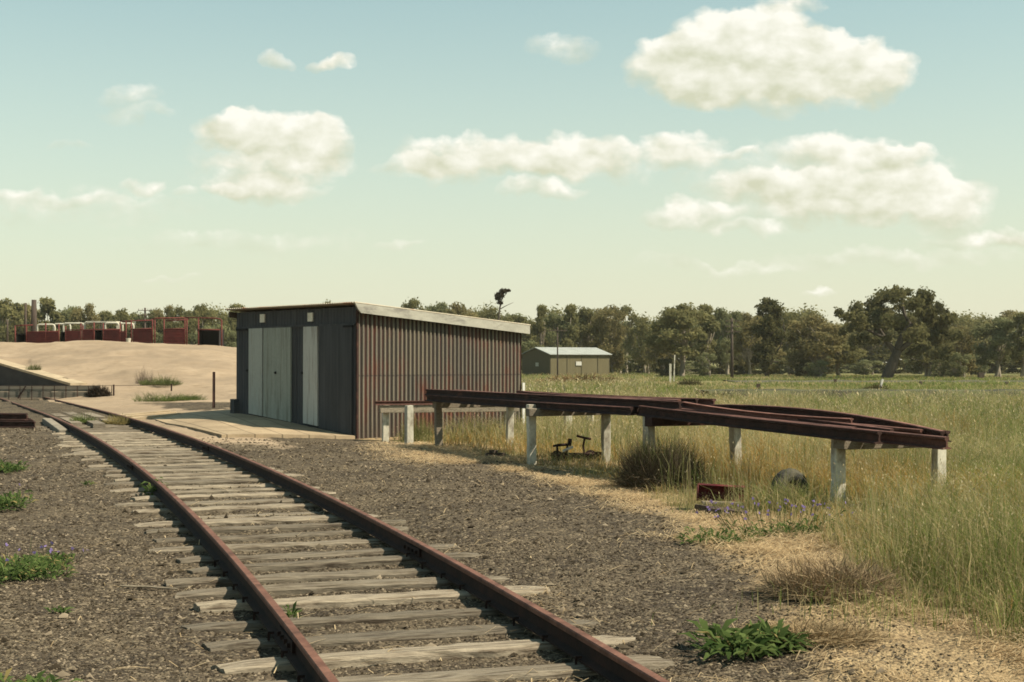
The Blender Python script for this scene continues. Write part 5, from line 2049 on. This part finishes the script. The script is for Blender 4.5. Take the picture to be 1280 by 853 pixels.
# clouds: (x, y, half width, half height, density) measured as directions, in hundredths of the focal length
CL = [(905, 62, 80, 46, 1), (960, 48, 62, 38, 1), (845, 78, 58, 36, 1), (1012, 85, 70, 40, 1), (1085, 88, 56, 38, 1), (965, 112, 140, 26, .9), (880, 112, 62, 22, .6), (1040, 60, 40, 26, .8),
      (340, 166, 72, 30, .9), (290, 166, 46, 22, .8), (402, 176, 36, 30, .9), (350, 206, 80, 15, .5), (335, 231, 70, 17, .7), (282, 236, 28, 8, .5), (330, 200, 100, 50, .28),
      (562, 190, 66, 24, .7), (522, 203, 56, 12, .5), (655, 198, 70, 24, .7), (702, 194, 56, 27, .8), (762, 189, 42, 22, .8), (850, 189, 54, 23, .8), (640, 212, 170, 14, .4), (682, 238, 54, 12, .6), (925, 190, 26, 8, .4),
      (1060, 190, 86, 27, .75), (1125, 196, 36, 20, .6), (965, 236, 90, 22, .7), (1085, 246, 150, 30, .6), (1185, 258, 62, 32, .65), (1040, 268, 120, 14, .45), (1130, 225, 60, 18, .5), (862, 270, 66, 18, .65), (935, 286, 52, 9, .45), (1215, 300, 62, 11, .5), (1270, 296, 32, 14, .6), (1030, 225, 180, 50, .3),
      (416, 83, 32, 10, .7), (348, 78, 17, 11, .5), (705, 60, 46, 18, .35), (175, 230, 22, 9, .5), (990, 4, 44, 12, .5), (165, 118, 40, 18, .3), (175, 140, 50, 8, .25), (60, 250, 110, 10, .3), (80, 185, 36, 7, .22), (1022, 365, 18, 6, .5), (1120, 322, 170, 13, .32), (900, 330, 120, 9, .25), (300, 300, 160, 14, .22), (100, 258, 170, 24, .22), (230, 236, 20, 7, .3), (500, 300, 30, 6, .3), (210, 353, 40, 6, .3)]


def world():
    w = bpy.data.worlds.new('World')
    scene.world = w
    w.use_nodes = True
    T = NT('w', w.node_tree)
    sky = T.n('ShaderNodeTexSky', sky_type='NISHITA')
    sky.sun_disc = False
    sky.sun_elevation = R(SUN_EL)
    sky.sun_rotation = math.atan2(sdir.x, sdir.y)
    sky.air_density, sky.dust_density, sky.ozone_density = 1.0, 1.0, 1.0
    d = T.coord('Generated')
    s = T.n('ShaderNodeSeparateXYZ', {0: d})
    el = T.math('MAXIMUM', s.outputs[2], 0.0)
    # the film's tone: less blue, greener, milkier towards the horizon
    base = T.n('ShaderNodeHueSaturation', {'Saturation': SKY_SAT, 'Value': 1.0, 'Color': sky.outputs[0]}).outputs[0]
    base = T.mix(1.0, base, SKY_TINT, 'MULTIPLY')
    hz = T.math('POWER', T.math('SUBTRACT', 1.0, T.ramp(el, 0.0, .40)), 1.6)
    base = T.mix(T.math('MULTIPLY', hz, .93), base, SKY_HZ)
    # direction as a flat pair of tangents, one unit = 100 photo pixels
    yy = T.math('MAXIMUM', s.outputs[1], .05)
    u = T.math('MULTIPLY', T.math('DIVIDE', s.outputs[0], yy), FOC / 100)
    v = T.math('MULTIPLY', T.math('DIVIDE', s.outputs[2], yy), FOC / 100)
    P = T.n('ShaderNodeCombineXYZ', {0: u, 1: v}).outputs[0]
    n1 = T.n('ShaderNodeTexNoise', {'Vector': P, 'Scale': 1.7, 'Detail': 6.0, 'Roughness': .52})
    n2 = T.n('ShaderNodeTexNoise', {'Vector': T.vmath('MULTIPLY', P, (.8, 1.0, 1)), 'Scale': 7.0, 'Detail': 5.0, 'Roughness': .6})
    n3 = T.n('ShaderNodeTexNoise', {'Vector': T.vmath('ADD', T.vmath('MULTIPLY', P, (1, 1.5, 1)), (3.1, 7.7, 0)), 'Scale': 2.4, 'Detail': 4.0, 'Roughness': .5})
    wv = T.vmath('MULTIPLY', T.vmath('SUBTRACT', n1.outputs['Color'], (.5, .5, .5)), (.75, .62, 0))
    P2 = T.vmath('ADD', P, wv)
    dens, lit = None, None
    for cx, cy, rx, ry, a in CL:
        c = ((cx - 640) / 100, (453 - cy) / 100)
        i = (100 / (rx * 1.18), 100 / (ry * 1.22))
        q = T.n('ShaderNodeVectorMath', {0: P2, 1: (i[0], i[1], 0), 2: (-c[0] * i[0], -c[1] * i[1], 0)}, operation='MULTIPLY_ADD').outputs[0]
        k = T.math('SUBTRACT', 1.0, T.vmath('DOT_PRODUCT', q, q), clamp=True)
        k = T.math('MULTIPLY', k, a)
        l = T.math('MULTIPLY', k, T.vmath('DOT_PRODUCT', q, (.25, .95, 0)))
        dens = k if dens is None else T.math('ADD', dens, k)
        lit = l if lit is None else T.math('ADD', lit, l)
    sh = T.math('DIVIDE', lit, T.math('ADD', dens, .15))
    sh = T.math('ADD', T.math('MULTIPLY', sh, 1.0), T.math('MULTIPLY', T.math('SUBTRACT', n3.outputs[0], .5), 2.2))
    sh = T.ramp(sh, -.55, .5)
    fac = T.ramp(T.math('ADD', dens, T.math('MULTIPLY', T.math('SUBTRACT', n2.outputs[0], .5), .50)), T.math('MULTIPLY_ADD', sh, .07, .0), T.math('MULTIPLY_ADD', sh, -.55, 1.0))
    fac = T.math('MULTIPLY', fac, T.ramp(dens, 0.0, .12))
    cc = T.mix(sh, CLOUD_LO, CLOUD_HI)
    fac = T.math('MULTIPLY', fac, T.ramp(s.outputs[1], .05, .2))
    fac = T.math('MULTIPLY', fac, T.ramp(v, .0, 1.2, .35, .95))
    outc = T.mix(fac, base, cc)
    bg = T.n('ShaderNodeBackground', {'Color': outc, 'Strength': .1})
    T.n('ShaderNodeOutputWorld', {0: bg.outputs[0]})


SKY_SAT = .90
SKY_TINT = (.80, .98, .76)
SKY_HZ = (4.75, 4.48, 3.45)
CLOUD_LO = (3.9, 3.95, 2.9)
CLOUD_HI = (6.1, 5.95, 5.3)
world()

# thin summer haze: the far trees lose a little contrast
hm = bpy.data.materials.new('haze')
hm.use_nodes = True
T = NT('haze', hm.node_tree)
pv = T.n('ShaderNodeVolumePrincipled', {'Color': (.95, .93, .80), 'Density': .00016, 'Anisotropy': .2})
T.n('ShaderNodeOutputMaterial', {1: pv.outputs[0]})
MATS['haze'] = hm
m = MB()
m.box((0, 170, 10), (900, 420, 24))
tag(m.build('haze', 'haze'), 'thin pale haze over the paddock', 'haze', kind='stuff')

# ------------------------------------------------------------------ output
vs = scene.view_settings
vs.view_transform = 'Standard'
vs.look = 'None'
vs.exposure = 0.8
vs.gamma = 1.0
vs.use_curve_mapping = False
scene.render.engine = 'CYCLES'
cy = scene.cycles
cy.use_denoising = True
cy.max_bounces = 5
cy.volume_bounces = 0
cy.diffuse_bounces = 3
cy.glossy_bounces = 2
cy.transmission_bounces = 3
cy.transparent_max_bounces = 4
cy.filter_width = 1.7
cy.use_adaptive_sampling = True
for k in [k for k in PROTO if k not in USED]:
    for ch in list(PROTO[k].children):
        bpy.data.objects.remove(ch)
    bpy.data.objects.remove(PROTO[k])
